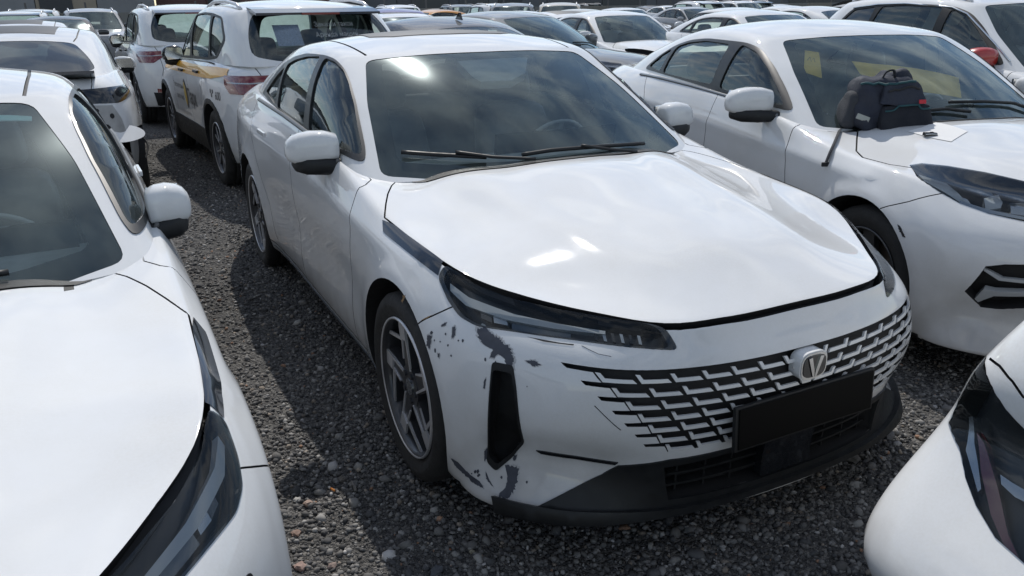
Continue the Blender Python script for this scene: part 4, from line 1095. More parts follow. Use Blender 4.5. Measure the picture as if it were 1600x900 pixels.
# ---- make C: compact SUV
def suv():
    zt = ((.17,.20),(.185,.215),(.30,.36),(.335,.40),(.46,.55),(.60,.72),(.70,.845),(.75,.90),(.85,.985),(.96,1.05),(1.03,1.085),(1.08,1.12),(1.1,1.13))
    fz = lambda z, y: float(np.interp(z, [a for a, b in zt], [b for a, b in zt]))
    fy = lambda y, z: y*.93 if y < 0 else (y*2.6/2.765 if y < 2.77 else 2.6+(y-2.77)*.83-(0. if z < .9 else .05))
    R = warp_rings(SEDAN_RINGS, fy, fz)
    R['r6'] = [(x*(1.02 if y > 2.5 else 1), y, z) for x, y, z in R['r6']]
    D = [[(x, fy(y, z), fz(z, y)+.006) for x, y, z in row] for row in sedan_deck([SEDAN_RINGS['r6']])]
    g = dict(
     g0=[(0,.36,1.03),(.26,.39,1.03),(.53,.47,1.03),(.762,.58,1.03),(.835,.80,1.045),(.838,1.27,1.075),(.836,1.8,1.095),(.828,2.35,1.105),(.805,2.85,1.11),(.70,3.30,1.11),(.47,3.38,1.11),(.23,3.41,1.11),(0,3.42,1.11)],
     g1=[(0,.80,1.31),(.24,.82,1.31),(.48,.88,1.305),(.71,.97,1.295),(.775,1.12,1.32),(.79,1.45,1.36),(.79,1.9,1.375),(.78,2.35,1.375),(.755,2.80,1.365),(.66,3.12,1.36),(.44,3.18,1.365),(.22,3.21,1.365),(0,3.22,1.365)],
     g2=[(0,1.16,1.535),(.2,1.17,1.535),(.40,1.19,1.528),(.60,1.23,1.51),(.675,1.36,1.53),(.695,1.62,1.565),(.695,2.0,1.58),(.685,2.4,1.575),(.665,2.75,1.55),(.57,2.94,1.54),(.38,2.98,1.56),(.19,3.0,1.57),(0,3.0,1.573)])
    roof = [[(0,1.36,1.585),(.22,1.36,1.58),(.45,1.36,1.565)],[(0,1.66,1.635),(.23,1.66,1.63),(.46,1.66,1.612)],[(0,2.04,1.65),(.23,2.04,1.645),(.46,2.04,1.625)],[(0,2.44,1.64),(.23,2.44,1.635),(.45,2.44,1.617)],[(0,2.78,1.612),(.22,2.78,1.607),(.43,2.78,1.59)]]
    RW_ = .35
    o = dict(axles=(0, 2.6), az=RW_, ar=.40, wheels=[(-.80, 0, RW_, 'ten', RW_, .24, 10), (.80, 0, RW_, 'ten', RW_, .24, 0), (-.80, 2.6, RW_, 'ten', RW_, .24, 33), (.80, 2.6, RW_, 'ten', RW_, .24, 50)],
        cabin=[(0,.42),(.3,.45),(.55,.53),(.735,.66),(.785,.92),(.79,1.6),(.785,2.2),(.77,2.8),(.70,3.15),(.5,3.27),(0,3.30)], cab_z=.45,
        cowl=lambda c: abs(c.x) < .715 and .25 < c.y < .7 and c.z > .98 and c.y > .36+.28*c.x**2,
        grooves=lambda S: [([Vector(p) for p in ((-.69,.64,1.05),(-.80,.63,1.05),(-.885,.62,.95),(-.90,.60,.7),(-.89,.62,.32))], .006),
            ([Vector(p) for p in ((-.74,1.46,1.09),(-.845,1.46,1.06),(-.90,1.48,.8),(-.88,1.50,.32))], .006),
            ([Vector(p) for p in ((-.70,2.52,1.12),(-.82,2.48,1.08),(-.90,2.34,.95),(-.91,2.16,.75),(-.90,2.02,.55),(-.89,1.96,.32))], .006),
            ([Vector(p) for p in ((-.90,.30,.345),(-.89,.6,.345),(-.885,2.0,.345),(-.90,2.32,.345))], .006),
            ([Vector(p) for p in ((-.66,3.15,1.12),(-.66,3.30,1.12),(-.64,3.44,1.06),(-.62,3.53,.9),(-.60,3.55,.72),(-.1,3.62,.70),(.02,3.62,.70))], .007)],
        seeds=[('front_bumper', (.5, -.8, .5)), ('door', (-.9, 1.0, .8)), ('door', (.9, 1.0, .8)), ('door', (-.9, 1.8, .8)), ('door', (.9, 1.8, .8)), ('tailgate', (0, 3.55, .9)), ('rear_bumper', (.4, 3.6, .55)), ('sill', (-.88, 1.5, .27)), ('sill', (.88, 1.5, .27))],
        ws=[(-.26,.385,1.03),(-.53,.465,1.03),(-.735,.61,1.04),(-.68,.98,1.30),(-.588,1.24,1.515),(-.39,1.19,1.535),(-.19,1.175,1.54)], dW=(0, .55, -.83),
        rw=[(-.20,3.02,1.56),(-.40,3.01,1.55),(-.55,2.99,1.535),(-.64,3.14,1.36),(-.66,3.26,1.17),(-.45,3.37,1.15),(-.2,3.40,1.15)], dR=(0, -.85, -.4),
        panes=[[(.80,1.085),(.93,1.20),(1.10,1.34),(1.26,1.45),(1.42,1.50),(1.44,1.11)], [(1.53,1.115),(1.51,1.515),(1.95,1.53),(2.24,1.52),(2.32,1.30),(2.30,1.13)], [(2.38,1.15),(2.32,1.515),(2.62,1.49),(2.80,1.32),(2.62,1.16)]],
        dlo=[(.72,1.065),(.89,1.215),(1.07,1.36),(1.24,1.475),(1.42,1.525),(1.95,1.548),(2.3,1.54),(2.64,1.51),(2.86,1.31),(2.65,1.14),(2.3,1.11),(1.9,1.10),(1.3,1.08)], dlo_mat=BLACK, pane_mat=[GLASS, GLASS, DGLASS],
        belt=((.80,1.053),(.95,1.062),(1.35,1.085),(1.9,1.10),(2.3,1.108),(2.62,1.11)), handles=((1.26,.98),(2.10,1.01)), handle_mat=BLACK, mirror=((.22, .16, .16), (.81, .86, 1.05)), mirror_mat=GLOSSB,
        inter=(.42, 1.30, 2.15, .74, .10), rear_glass=GLASS,
        sheets=lambda S, GS: [
            ('sill_trim', [(-.9,.42,.47),(-.9,2.18,.47),(-.9,2.18,.24),(-.9,.42,.24)], (1, 0, 0), .006, -.004, BLACK, None),
            ('arch_trim', [(-.9, a, b) for a, b in [(2.6+.455*cos(rad(t)), .35+.455*sin(rad(t))) for t in range(-12, 193, 12)]+[(2.6+.405*cos(rad(t)), .36+.405*sin(rad(t))) for t in range(192, -13, -12)]], (1, 0, 0), .006, -.004, BLACK, None),
            ('arch_trim', [(-.9, a, b) for a, b in [(.455*cos(rad(t)), .35+.455*sin(rad(t))) for t in range(-12, 193, 12)]+[(.405*cos(rad(t)), .36+.405*sin(rad(t))) for t in range(192, -13, -12)]], (1, 0, 0), .006, -.004, BLACK, None),
            ('tail_light', [(-.87,3.06,1.03),(-.80,3.32,1.035),(-.62,3.50,1.04),(-.36,3.56,1.04),(-.36,3.57,.99),(-.60,3.53,.975),(-.70,3.45,.89),(-.86,3.20,.89),(-.88,3.10,.95)], (.8, -1, 0), .006, -.012, REDL, None),
            ('lamp_bar', [(-.86,3.14,.972),(-.72,3.40,.972),(-.40,3.56,.992),(-.40,3.56,1.0),(-.72,3.40,.982),(-.86,3.14,.982)], (.8, -1, 0), .010, .002, LAMPS, 'tail_light'),
            ('reflector', [(-.70,3.45,.50),(-.45,3.6,.49),(-.45,3.6,.53),(-.70,3.45,.55)], (.5, -1, 0), .008, -.004, REDL, None),
            ('headlight', [(-.88,-.10,.90),(-.80,-.42,.88),(-.60,-.66,.86),(-.60,-.70,.78),(-.80,-.50,.78),(-.89,-.16,.83)], (.7, 1, 0), .004, -.01, LAMPD, None)],
        mid_sheets=[('rear_valance', [(-.76,3.4,.50),(0,3.6,.44),(.76,3.4,.50),(.72,3.4,.26),(-.72,3.4,.26)], (0, -1, 0), .006, -.01, BLACK),
            ('grille', [(-.45,-.8,.84),(.45,-.8,.84),(.38,-.8,.60),(-.38,-.8,.60)], (0, 1, 0), .004, -.01, GLOSSB),
            ('cowl_panel', [(x, y, 1.1) for x, y in ((0,.35),(.2,.365),(.42,.41),(.60,.47),(.70,.53),(.735,.60),(.70,.66),(.5,.56),(.25,.48),(0,.45),(-.25,.48),(-.5,.56),(-.70,.66),(-.735,.60),(-.70,.53),(-.60,.47),(-.42,.41),(-.2,.365))], (0, 0, -1), .003, None, BLACK)],
        extra=lambda S, GS: [('roof_rail', tube([GS.near(Vector((s*.60, y, 1.6)))[0]+Vector((0, 0, dz)) for y, dz in ((1.35,.0),(1.45,.028),(1.8,.036),(2.3,.036),(2.68,.03),(2.82,.0))], .016, 8), SILVER) for s in (-1, 1)])
    rec = build_car(R, D, g, roof, o)
    # tailgate spoiler
    sp = slab([(2.86,1.583),(3.02,1.567),(3.17,1.535),(3.18,1.515),(3.02,1.535),(2.92,1.545)], -.56, .56)
    rec.add('spoiler', sp, GLOSSB)
    rec.add('brake_lamp', rbox(.34, .02, .02, .004, c=(0, 3.185, 1.523)), REDL, 'spoiler')
    rec.add('number_plate', rbox(.52, .012, .112, .004, c=(0, 3.585, .80)), mat('plate_white', (.6, .6, .58), .4))
    return rec

# ------------------------------------------------------------------ reduced copies for the far rows
def lite(rec):
    """the same car with its panels joined and its small fittings left off"""
    bodyn = {'hood', 'front_bumper', 'fender', 'door', 'trunk_lid', 'rear_bumper', 'quarter_panel', 'sill', 'body', 'tailgate'}
    keepn = {'roof', 'windscreen', 'rear_window', 'side_window', 'window_surround', 'lower_lip', 'mirror_cap', 'spoiler', 'roof_rail', 'headlight', 'tail_light', 'seat', 'headrest', 'rear_bench', 'dashboard', 'glass_roof'}
    out = Rec(); out.wheels = []; ml = []
    for i, (nm, me, par, lab, key) in enumerate(rec.parts):
        if nm in bodyn: ml.append(me)
        elif nm in keepn: out.parts.append(('door_mirror' if nm == 'mirror_cap' else nm, me, None, None, nm+str(i)))
    V = []; Fs = []; MI = []; NN = []; mats = []
    for me in ml:
        o = len(V); V += [tuple(v.co) for v in me.vertices]; cn = [tuple(c.vector) for c in me.corner_normals]
        for p in me.polygons:
            Fs.append([o+i for i in p.vertices]); m = me.materials[p.material_index]
            if m not in mats: mats.append(m)
            MI.append(mats.index(m)); NN += [cn[i] for i in p.loop_indices]
    r = pymesh(V, Fs)
    for m in mats: r.materials.append(m)
    r.polygons.foreach_set('material_index', MI); r.polygons.foreach_set('use_smooth', [True]*len(Fs)); r.normals_split_custom_set(NN)
    out.parts.insert(0, ('body', r, None, None, 'body'))
    for i, (x, y, z, st, Rw, rim, *_) in enumerate(rec.wheels):
        V = []; Fs = []; MI = []; mats = []
        for nm, me, m, par in wheel_meshes(st, Rw, rim):
            if nm in ('tyre', 'spokes', 'rim'):
                o = len(V); V += [((v.co.x if x > 0 else -v.co.x)+x, v.co.y+y, v.co.z+z) for v in me.vertices]
                if m not in mats: mats.append(m)
                Fs += [[o+k for k in (p.vertices if x > 0 else list(p.vertices)[::-1])] for p in me.polygons]; MI += [mats.index(m)]*len(me.polygons)
        r = pymesh(V, Fs, 'wheel', True)
        for m in mats: r.materials.append(m)
        r.polygons.foreach_set('material_index', MI); out.parts.append(('wheel', r, None, None, 'wheel%d' % i))
    return out
# ------------------------------------------------------------------ ground
def ground_material():
    m = bpy.data.materials.new('gravel_ground'); m.use_nodes = True; nt = m.node_tree; N = nt.nodes; L = nt.links; b = N['Principled BSDF']
    tc = N.new('ShaderNodeTexCoord'); b.inputs['Roughness'].default_value = .9; b.inputs['Specular IOR Level'].default_value = .2
    def vor(sc):
        v = N.new('ShaderNodeTexVoronoi'); v.inputs['Scale'].default_value = sc; L.new(tc.outputs['Object'], v.inputs['Vector']); return v
    v1, v2 = vor(70), vor(170)
    bw = N.new('ShaderNodeRGBToBW'); L.new(v1.outputs['Color'], bw.inputs[0])
    rp = N.new('ShaderNodeValToRGB'); e = rp.color_ramp.elements
    e[0].color = (.055, .054, .055, 1); e[1].color = (.25, .24, .225, 1); x = e.new(.6); x.color = (.12, .117, .113, 1)
    L.new(bw.outputs[0], rp.inputs[0])
    n = N.new('ShaderNodeTexNoise'); n.inputs['Scale'].default_value = .7; n.inputs['Detail'].default_value = 5; L.new(tc.outputs['Object'], n.inputs['Vector'])
    mr = N.new('ShaderNodeMapRange'); mr.inputs['To Min'].default_value = .55; mr.inputs['To Max'].default_value = 1.6; L.new(n.outputs['Fac'], mr.inputs['Value'])
    mu = N.new('ShaderNodeVectorMath'); mu.operation = 'SCALE'; L.new(rp.outputs[0], mu.inputs[0]); L.new(mr.outputs[0], mu.inputs['Scale'])
    L.new(mu.outputs[0], b.inputs['Base Color'])
    ad = N.new('ShaderNodeMath'); ad.operation = 'ADD'; L.new(v1.outputs['Distance'], ad.inputs[0])
    hm = N.new('ShaderNodeMath'); hm.operation = 'MULTIPLY'; hm.inputs[1].default_value = .5; L.new(v2.outputs['Distance'], hm.inputs[0]); L.new(hm.outputs[0], ad.inputs[1])
    bp = N.new('ShaderNodeBump'); bp.invert = True; bp.inputs['Strength'].default_value = 1.0; bp.inputs['Distance'].default_value = .02
    L.new(ad.outputs[0], bp.inputs['Height']); L.new(bp.outputs[0], b.inputs['Normal'])
    return m
gv = []; gf = []
xs = np.concatenate([[-400, -120, -40, -12], np.linspace(-6, 8, 57), [14, 40, 120, 400]]); ys = np.concatenate([[-300, -60, -15], np.linspace(-6, 14, 81), [25, 60, 150, 600]])
def gz(x, y):
    near = np.exp(-((x-1)**2+(y-3)**2)/80)
    return near*(.010*np.sin(1.7*x+.6*y)+.008*np.sin(2.9*y-1.1*x)+.006*np.sin(5.1*x+3.3*y))-.012*near
for y in ys:
    for x in xs: gv.append((x, y, float(gz(x, y))))
nx = len(xs)
for j in range(len(ys)-1):
    for i in range(nx-1): gf.append([j*nx+i, j*nx+i+1, (j+1)*nx+i+1, (j+1)*nx+i])
ground = link('ground', pymesh(gv, gf, 'ground', True), None, ground_material()); ground['kind'] = 'structure'

def stones(name, n, region, smin, smax, power, seed, tones, zoff=.3):
    """loose stones as real little polyhedra in one mesh with a colour of its own per stone"""
    rng = np.random.default_rng(seed)
    t = (1+5**.5)/2
    iv = np.array([(-1,t,0),(1,t,0),(-1,-t,0),(1,-t,0),(0,-1,t),(0,1,t),(0,-1,-t),(0,1,-t),(t,0,-1),(t,0,1),(-t,0,-1),(-t,0,1)])/np.hypot(1, t)
    it = np.array([(0,11,5),(0,5,1),(0,1,7),(0,7,10),(0,10,11),(1,5,9),(5,11,4),(11,10,2),(10,7,6),(7,1,8),(3,9,4),(3,4,2),(3,2,6),(3,6,8),(3,8,9),(4,9,5),(2,4,11),(6,2,10),(8,6,7),(9,8,1)])
    P = []
    while len(P) < n:
        x = rng.uniform(region[0], region[1], 4*n); y = rng.uniform(region[2], region[3], 4*n)
        d = np.hypot(x-CAM_LOC.x, y-CAM_LOC.y); keep = rng.random(4*n) < np.minimum(1, (2.6/np.maximum(d, .5))**1.5)
        P += list(zip(x[keep], y[keep]))
    P = np.array(P[:n]); s = smin+(smax-smin)*rng.random(n)**power
    q = rng.normal(size=(n, 4)); q /= np.linalg.norm(q, axis=1)[:, None]; w, a, b, c = q.T
    Rm = np.stack([np.stack([1-2*(b*b+c*c), 2*(a*b-c*w), 2*(a*c+b*w)], -1), np.stack([2*(a*b+c*w), 1-2*(a*a+c*c), 2*(b*c-a*w)], -1), np.stack([2*(a*c-b*w), 2*(b*c+a*w), 1-2*(a*a+b*b)], -1)], 1)
    V = iv[None]*(1+rng.uniform(-.28, .28, (n, 12, 1)))*(np.stack([rng.uniform(.75, 1.25, n), rng.uniform(.75, 1.2, n), rng.uniform(.5, .9, n)], -1))[:, None, :]
    V = np.einsum('nij,nkj->nki', Rm, V)*s[:, None, None]*.5
    V[:, :, 2] *= .8; V[:, :, 0] += P[:, 0:1]; V[:, :, 1] += P[:, 1:2]; V[:, :, 2] += (gz(P[:, 0], P[:, 1])+s*zoff*.5)[:, None]
    T = it[None]+12*np.arange(n)[:, None, None]
    me = bpy.data.meshes.new(name); me.vertices.add(12*n); me.vertices.foreach_set('co', V.ravel())
    me.loops.add(60*n); me.loops.foreach_set('vertex_index', T.ravel().astype(np.int32))
    me.polygons.add(20*n); me.polygons.foreach_set('loop_start', np.arange(0, 60*n, 3, dtype=np.int32))
    me.update(); me.validate()
    ca = me.color_attributes.new('tone', 'FLOAT_COLOR', 'POINT'); k = rng.choice(len(tones), n, p=np.array([x[3] for x in tones])/sum(x[3] for x in tones))
    colr = np.array([x[:3] for x in tones])[k]*rng.uniform(.7, 1.3, (n, 1))
    arr = np.ones((n, 12, 4)); arr[:, :, :3] = colr[:, None, :]; ca.data.foreach_set('color', arr.ravel())
    if 'stone' not in MATS:
        m = mat('stone', (.06, .06, .06), .85, spec=.25); at = m.node_tree.nodes.new('ShaderNodeVertexColor'); at.layer_name = 'tone'
        m.node_tree.links.new(at.outputs[0], m.node_tree.nodes['Principled BSDF'].inputs['Base Color'])
    o = link(name, me, None, MATS['stone']); o['kind'] = 'stuff'; return o
TONES = [(.075, .075, .077, 3.5), (.14, .136, .132, 5), (.20, .195, .187, 3), (.28, .273, .262, 1.2), (.25, .215, .18, .6), (.42, .41, .40, .25), (.31, .19, .13, .12)]
o = stones('gravel', 88000, (-2.0, 1.9, -1.75, 3.2), .005, .026, 2.7, 3, TONES); o['label'] = 'dark grey crushed gravel covering the lot between the cars'; o['category'] = 'gravel'
o = stones('coarse_gravel', 1500, (-2.0, 1.9, -1.75, 4.0), .024, .052, 1.8, 9, TONES, .15); o['label'] = 'larger stones scattered through the gravel near the cars'; o['category'] = 'gravel'
o = stones('far_gravel', 18000, (-2.0, .2, 3.0, 9.5), .008, .028, 2.4, 4, TONES); o['label'] = 'dark gravel in the lane beside the taxi'; o['category'] = 'gravel'
def pebble(x, y, s, colr, label, seed):
    rng = random.Random(seed); b = bmesh.new(); bmesh.ops.create_icosphere(b, subdivisions=2, radius=.5)
    ax = (rng.uniform(.8, 1.2), rng.uniform(.7, 1.0), rng.uniform(.45, .65))
    for v in b.verts:
        n = Vector(v.co).normalized(); k = 1+.16*sin(7*n.x+seed)+.12*sin(6*n.y+2*seed)+.08*rng.uniform(-1, 1); v.co = Vector((n.x*ax[0], n.y*ax[1], n.z*ax[2]))*s*.5*k
    me = bpy.data.meshes.new('stone'); b.to_mesh(me); b.free()
    o = link('stone', me, None, mat('pebble_%02d%02d%02d' % tuple(int(c*99) for c in colr), colr, .85, vary=(60, .35))); o.location = (x, y, float(gz(x, y))+s*.18); o.rotation_euler = (0, 0, rng.uniform(0, 6))
    tag(o, label, 'stone')
def gpx(u, v): d = pix(u, v); t = -CAM_LOC.z/d.z; p = CAM_LOC+d*t; return p.x, p.y
for i, (u, v, s, c, l) in enumerate([(464,779,.030,(.36,.35,.33),'pale white stone on the sunlit gravel below the mirror shadow'), (410,715,.045,(.34,.24,.19),'pinkish flat stone at the edge of the left white car'),
    (482,785,.034,(.30,.22,.18),'pinkish stone right of the pale white stone'), (468,882,.038,(.30,.21,.18),'pinkish stone at the bottom of the sunlit gravel strip'), (518,879,.032,(.30,.23,.20),'small pinkish stone beside the shadow edge at the bottom'),
    (462,830,.034,(.22,.15,.12),'brownish stone in the sunlit strip'), (681,886,.045,(.075,.08,.09),'large dark bluish stone in the shade below the bumper'), (534,748,.036,(.11,.10,.09),'brown grey stone beside the grey stick'),
    (628,774,.014,(.33,.33,.32),'small white pebble in the shade near the front tyre'), (663,806,.016,(.34,.34,.31),'pale pebble in the shade in front of the tyre'), (737,855,.018,(.26,.24,.18),'yellowish pebble in the shade under the bumper'), (702,852,.013,(.22,.08,.04),'tiny rust coloured pebble in the shade'),
    (1390,683,.05,(.14,.135,.13),'grey stone in front of the damaged car by the lit patch'), (1330,717,.06,(.10,.095,.09),'flat dark stone in front of the plate')]):
    x, y = gpx(u, v); pebble(x, y, s, c, l, i+3)
# litter
x, y = gpx(519, 765)
t = thing('cigarette_butt', 'orange and white cigarette butt lying on the gravel', 'litter', (x, y, float(gz(x, y))+.010), rad(115))
link('filter', tube([(-.013, 0, 0), (.008, 0, .002)], .0042, 10), t, mat('butt_orange', (.62, .22, .04), .7, vary=(200, .3)))
link('paper', tube([(.008, 0, .002), (.017, 0, .003)], .0042, 10), t, mat('butt_paper', (.6, .58, .54), .7))
x, y = gpx(553, 761)
o = link('stick', tube([(0, -.030, 0), (.002, -.008, .002), (.0, .018, .003), (-.002, .034, .002)], [.005, .0055, .005, .004], 8), None, mat('weathered_wood', (.14, .13, .12), .85, vary=(80, .3))); o.location = (x, y, float(gz(x, y))+.010); o.rotation_euler = (0, 0, rad(-6)); tag(o, 'short grey stick lying in the shade beside the cigarette butt', 'stick')

# ------------------------------------------------------------------ cars near the camera
SED = sedan()
hero = place(SED, 'damaged_sedan', 'white sedan with scraped front bumper, v badge and blank black plate', 'car', (0, 0, 0), 0)
left_car = place(SED, 'sedan', 'undamaged white sedan cut off by the left edge of the picture', 'car', (-2.369, -.60, 0), rad(2.0)); left_car.scale = (.965,)*3
for c in left_car.children:                                   # its door mirror is turned in a little
    if c.name.startswith('mirror') and max(v.co.x for v in c.data.vertices) > .5: c.scale.x = .66; c.location.x = .828*.34
def bits(surf, polys, d, m, name, parent, off=.0009, rough=.25, seed=1, M=None, under=None):
    """flaked paint: ragged outlines traced on the panel"""
    rng = random.Random(seed)
    for k, pl in enumerate(polys):
        P = on_px(surf, pl, M)
        if len(P) < 3: continue
        c = sum(P, Vector())/len(P); L = resample(P, .0045, True); out = []
        for i, p in enumerate(L):
            out.append(p+(p-c).normalized()*rng.choice((-1, -.6, -.2, .1, .35, .8))*min(.0045, (p-c).length*rough))
        if under is not None:
            lo = [c+(p-c)*1.10+(p-c).normalized()*rng.uniform(.0005, .004) for p in out]; link('chipped_edge', sheet(surf, lo, d, off*.5, None, .012), parent, under)
        o = link(name, sheet(surf, out, d, off, None, .012), parent, m)
SC = SED.S
scr = [[(745,514),(757,510),(772,524),(785,532),(797,544),(803,560),(801,574),(792,572),(788,560),(778,552),(771,560),(766,558),(770,546),(758,540),(748,528)],
       [(821,563),(834,562),(846,571),(834,573)], [(707,512),(712,510),(712,524),(706,530)], [(789,726),(808,728),(811,736),(809,752),(803,768),(793,779),(781,778),(779,772),(790,762),(793,745)],
       [(706,716),(716,722),(727,734),(738,744),(750,752),(757,764),(748,760),(735,750),(722,738),(708,724)], [(760,738),(765,750),(772,762),(767,758),(760,748)], [(757,705),(762,700),(761,718),(757,720)], [(757,594),(760,590),(758,606),(755,606)],
       [(668,526),(675,524),(672,545),(667,540)], [(690,507),(698,503),(697,508),(691,510)], [(684,553),(687,552),(687,560),(684,558)], [(802,712),(808,710),(807,718),(801,720)]]
bits(SC, scr, Vector((.6, 1, 0)), PRIMER, 'paint_scrape', hero, under=mat('chip_edge', (.40, .40, .40), .7, vary=(120, .3)))
rq = random.Random(5); chips = []
for u0, v0, su, sv, n in ((690,535,22,22,10), (785,560,26,22,12), (795,760,22,22,8), (742,735,14,10,6), (815,600,20,60,6)):
    for _ in range(n):
        u, v, r = u0+rq.gauss(0, su*.6), v0+rq.gauss(0, sv*.6), rq.uniform(.8, 2.6)
        if not (760 < u < 822 and 568 < v < 735): chips.append([(u+r*rq.uniform(.6, 1.3)*cos(rad(a)), v+1.4*r*rq.uniform(.6, 1.3)*sin(rad(a))) for a in range(0, 360, 60)])
bits(SC, chips, Vector((.6, 1, 0)), PRIMER, 'paint_chip', hero, .0010, .1)
bits(SC, [[(627,470),(631,464),(635,459),(633,465),(629,473)], [(657,501),(668,495),(676,492),(667,498)], [(629,462),(631,461),(632,465),(630,466)]], Vector((1, .3, 0)), mat('rust_dirt', (.24, .15, .07), .8, vary=(90, .4)), 'rust_stain', hero)
for pl in ([(823,526),(850,531),(877,536),(897,538),(896,540),(850,534)], [(946,680),(950,683),(968,660),(972,672)][:0]):
    if pl: bits(SC, [pl], Vector((.4, 1, 0)), VOID, 'crack', hero, .0012, .0)
crk = on_px(SC, [(909,540),(920,546),(935,553),(955,557)]); link('crack', tube([p+SC.near(p)[1]*.0004 for p in resample(crk, .02)], .0008, 4), hero, PRIMER)
crk = on_px(SC, [(929,634),(945,650),(960,664),(970,672)]); link('crack', tube([p+SC.near(p)[1]*.0004 for p in resample(crk, .02)], .0014, 4), hero, VOID)

SEDB = sedan_b()
right_car = place(SEDB, 'sedan', 'clean white sedan with a navy backpack lying on its hood', 'car', M_B.translation, rad(-12.3), skip=('door_handle',))
bits(SEDB.S, [[(1402,350),(1406,352),(1411,362),(1415,371),(1410,370),(1405,360)]], Vector((.6, 1, 0)), VOID, 'paint_scrape', right_car, M=M_B)
SUVR = suv()
TAXI_LOC, TAXI_RZ = (-.05, 8.12, 0), pi+rad(4.0)
taxi = place(SUVR, 'taxi_suv', 'white taxi suv with orange stripe and door lettering, rear towards the camera', 'car', TAXI_LOC, TAXI_RZ)
suv2 = place(SUVR, 'suv', 'dented white suv without stripe parked beyond the taxi', 'car', (-.42, 13.3, .0), pi+rad(3.0))
# ------------------------------------------------------------------ taxi livery and other writing
def text_mesh(body, size, shear=0., bold=0.):
    cu = bpy.data.curves.new('t', 'FONT'); cu.body = body; cu.size = size; cu.align_x = 'CENTER'; cu.align_y = 'CENTER'; cu.shear = shear; cu.offset = bold; cu.resolution_u = 3
    o = bpy.data.objects.new('t', cu); COL.objects.link(o); me = evalmesh(o); bpy.data.objects.remove(o); bpy.data.curves.remove(cu); me.materials.clear(); return me
def side_text(S, body, size, y, z, s, m, name, parent, sub=.02, flip=False, **k):
    """lettering laid onto a flank (s = side); reads left to right from outside"""
    me = text_mesh(body, size, **k)
    b = bmesh.new(); b.from_mesh(me); bmesh.ops.triangulate(b, faces=b.faces); b.to_mesh(me); b.free()
    P = co(me); out = []
    for px_, pz, _ in P:
        yy = y+px_*(1 if s > 0 else -1); zz = z+pz
        q, n = S.hit(Vector((s*2, yy, zz)), Vector((-s, 0, 0))); q = q if q is not None else Vector((s*.9, yy, zz)); out.append(q+(n or Vector((s, 0, 0)))*.0025)
    for v, p in zip(me.vertices, out): v.co = p
    me.update(); return link(name, me, parent, m)
ORANGE = mat('livery_orange', (.72, .36, .02), .4, coat=.6)
YELLOW = mat('livery_yellow', (.62, .42, .04), .4, coat=.6)
LETTER = mat('livery_black', (.03, .03, .032), .45)
def livery(t, S, s=1):
    st = [(-.25,1.02),(.10,1.035),(.62,1.055),(1.4,1.06),(2.3,1.07),(2.75,1.085),(3.05,1.08),(3.10,1.03),(2.7,.985),(2.0,.965),(1.2,.955),(.5,.945),(.0,.94),(-.32,.955)]
    link('orange_stripe', sheet(S, [Vector((s*.9, y, z)) for y, z in st], Vector((-s, 0, 0)), .006, None, .03), t, ORANGE)
    side_text(S, '600', .105, 2.90, .845, s, LETTER, 'lettering', t)
    for i in range(3):
        for j in range(2):
            if (i+j) % 2 == 0: link('checker', sheet(S, [Vector((s*.9, 2.66+.035*i+a, .86-.035*j+b)) for a, b in ((0, 0), (.035, 0), (.035, .035), (0, .035))], Vector((-s, 0, 0)), .002, None, .04), t, LETTER)
    side_text(S, 'Парк', .20, 1.62, .72, s, LETTER, 'lettering', t, bold=.004)
    side_text(S, 'Таксомоторный', .075, .92, .80, s, LETTER, 'lettering', t); side_text(S, 'заказ такси', .075, .92, .68, s, LETTER, 'lettering', t)
    side_text(S, 'работа водителем', .06, 1.1, .53, s, mat('livery_grey', (.25, .25, .26), .45), 'lettering', t)
    el = [Vector((s*.9, 1.29+.085*cos(rad(a)), .74+.15*sin(rad(a)))) for a in range(0, 360, 18)]
    link('emblem', sheet(S, el, Vector((-s, 0, 0)), .002, None, .04), t, LETTER)
    el = [Vector((s*.9, 1.27+.060*cos(rad(a)), .74+.12*sin(rad(a)))) for a in range(0, 360, 18)]
    link('emblem', sheet(S, el, Vector((-s, 0, 0)), .0035, None, .04), t, YELLOW)
livery(taxi, SUVR.S, 1)
def rear_glass_text(t, GS, body, size, x, z, m, name='lettering'):
    me = text_mesh(body, size); b = bmesh.new(); b.from_mesh(me); bmesh.ops.triangulate(b, faces=b.faces); b.to_mesh(me); b.free()
    for v in me.vertices:
        q, n = GS.hit(Vector((x-v.co.x, 6, z+v.co.y)), Vector((0, -1, 0)))
        if q is not None: v.co = q+n*.003
    me.update(); link(name, me, t, m)
WL = mat('white_lettering', (.30, .32, .32), .6)
rear_glass_text(taxi, SUVR.GS, 'Закажи такси', .055, -.12, 1.43, WL); rear_glass_text(taxi, SUVR.GS, 'Аренда машин', .055, -.12, 1.345, WL)
GSV = SUVR.GS
link('window_notice', sheet(GSV, [Vector((x, 3.2, z)) for x, z in ((.20,1.44),(.42,1.44),(.42,1.27),(.20,1.27))], Vector((0, -1, 0)), -.008, None, .06), taxi, mat('notice_paper', (.45, .47, .58), .7, vary=(90, .35)))
# dark front door mirrors etc. come with the model; a paper strip shows inside the left car's screen
lm = Matrix.Translation((-2.369, -.60, 0)) @ Matrix.Rotation(rad(2), 4, 'Z') @ Matrix.Diagonal((.965, .965, .965, 1))
p = on_px(SED.GS, [(-30,178),(20,178),(50,180),(50,187),(-30,187)], lm)
if len(p) > 3: link('toll_tag', sheet(SED.GS, p, Vector((0, .46, -.89)), -.004, -.008, .03), left_car, mat('tag_mint', (.60, .82, .76), .5))
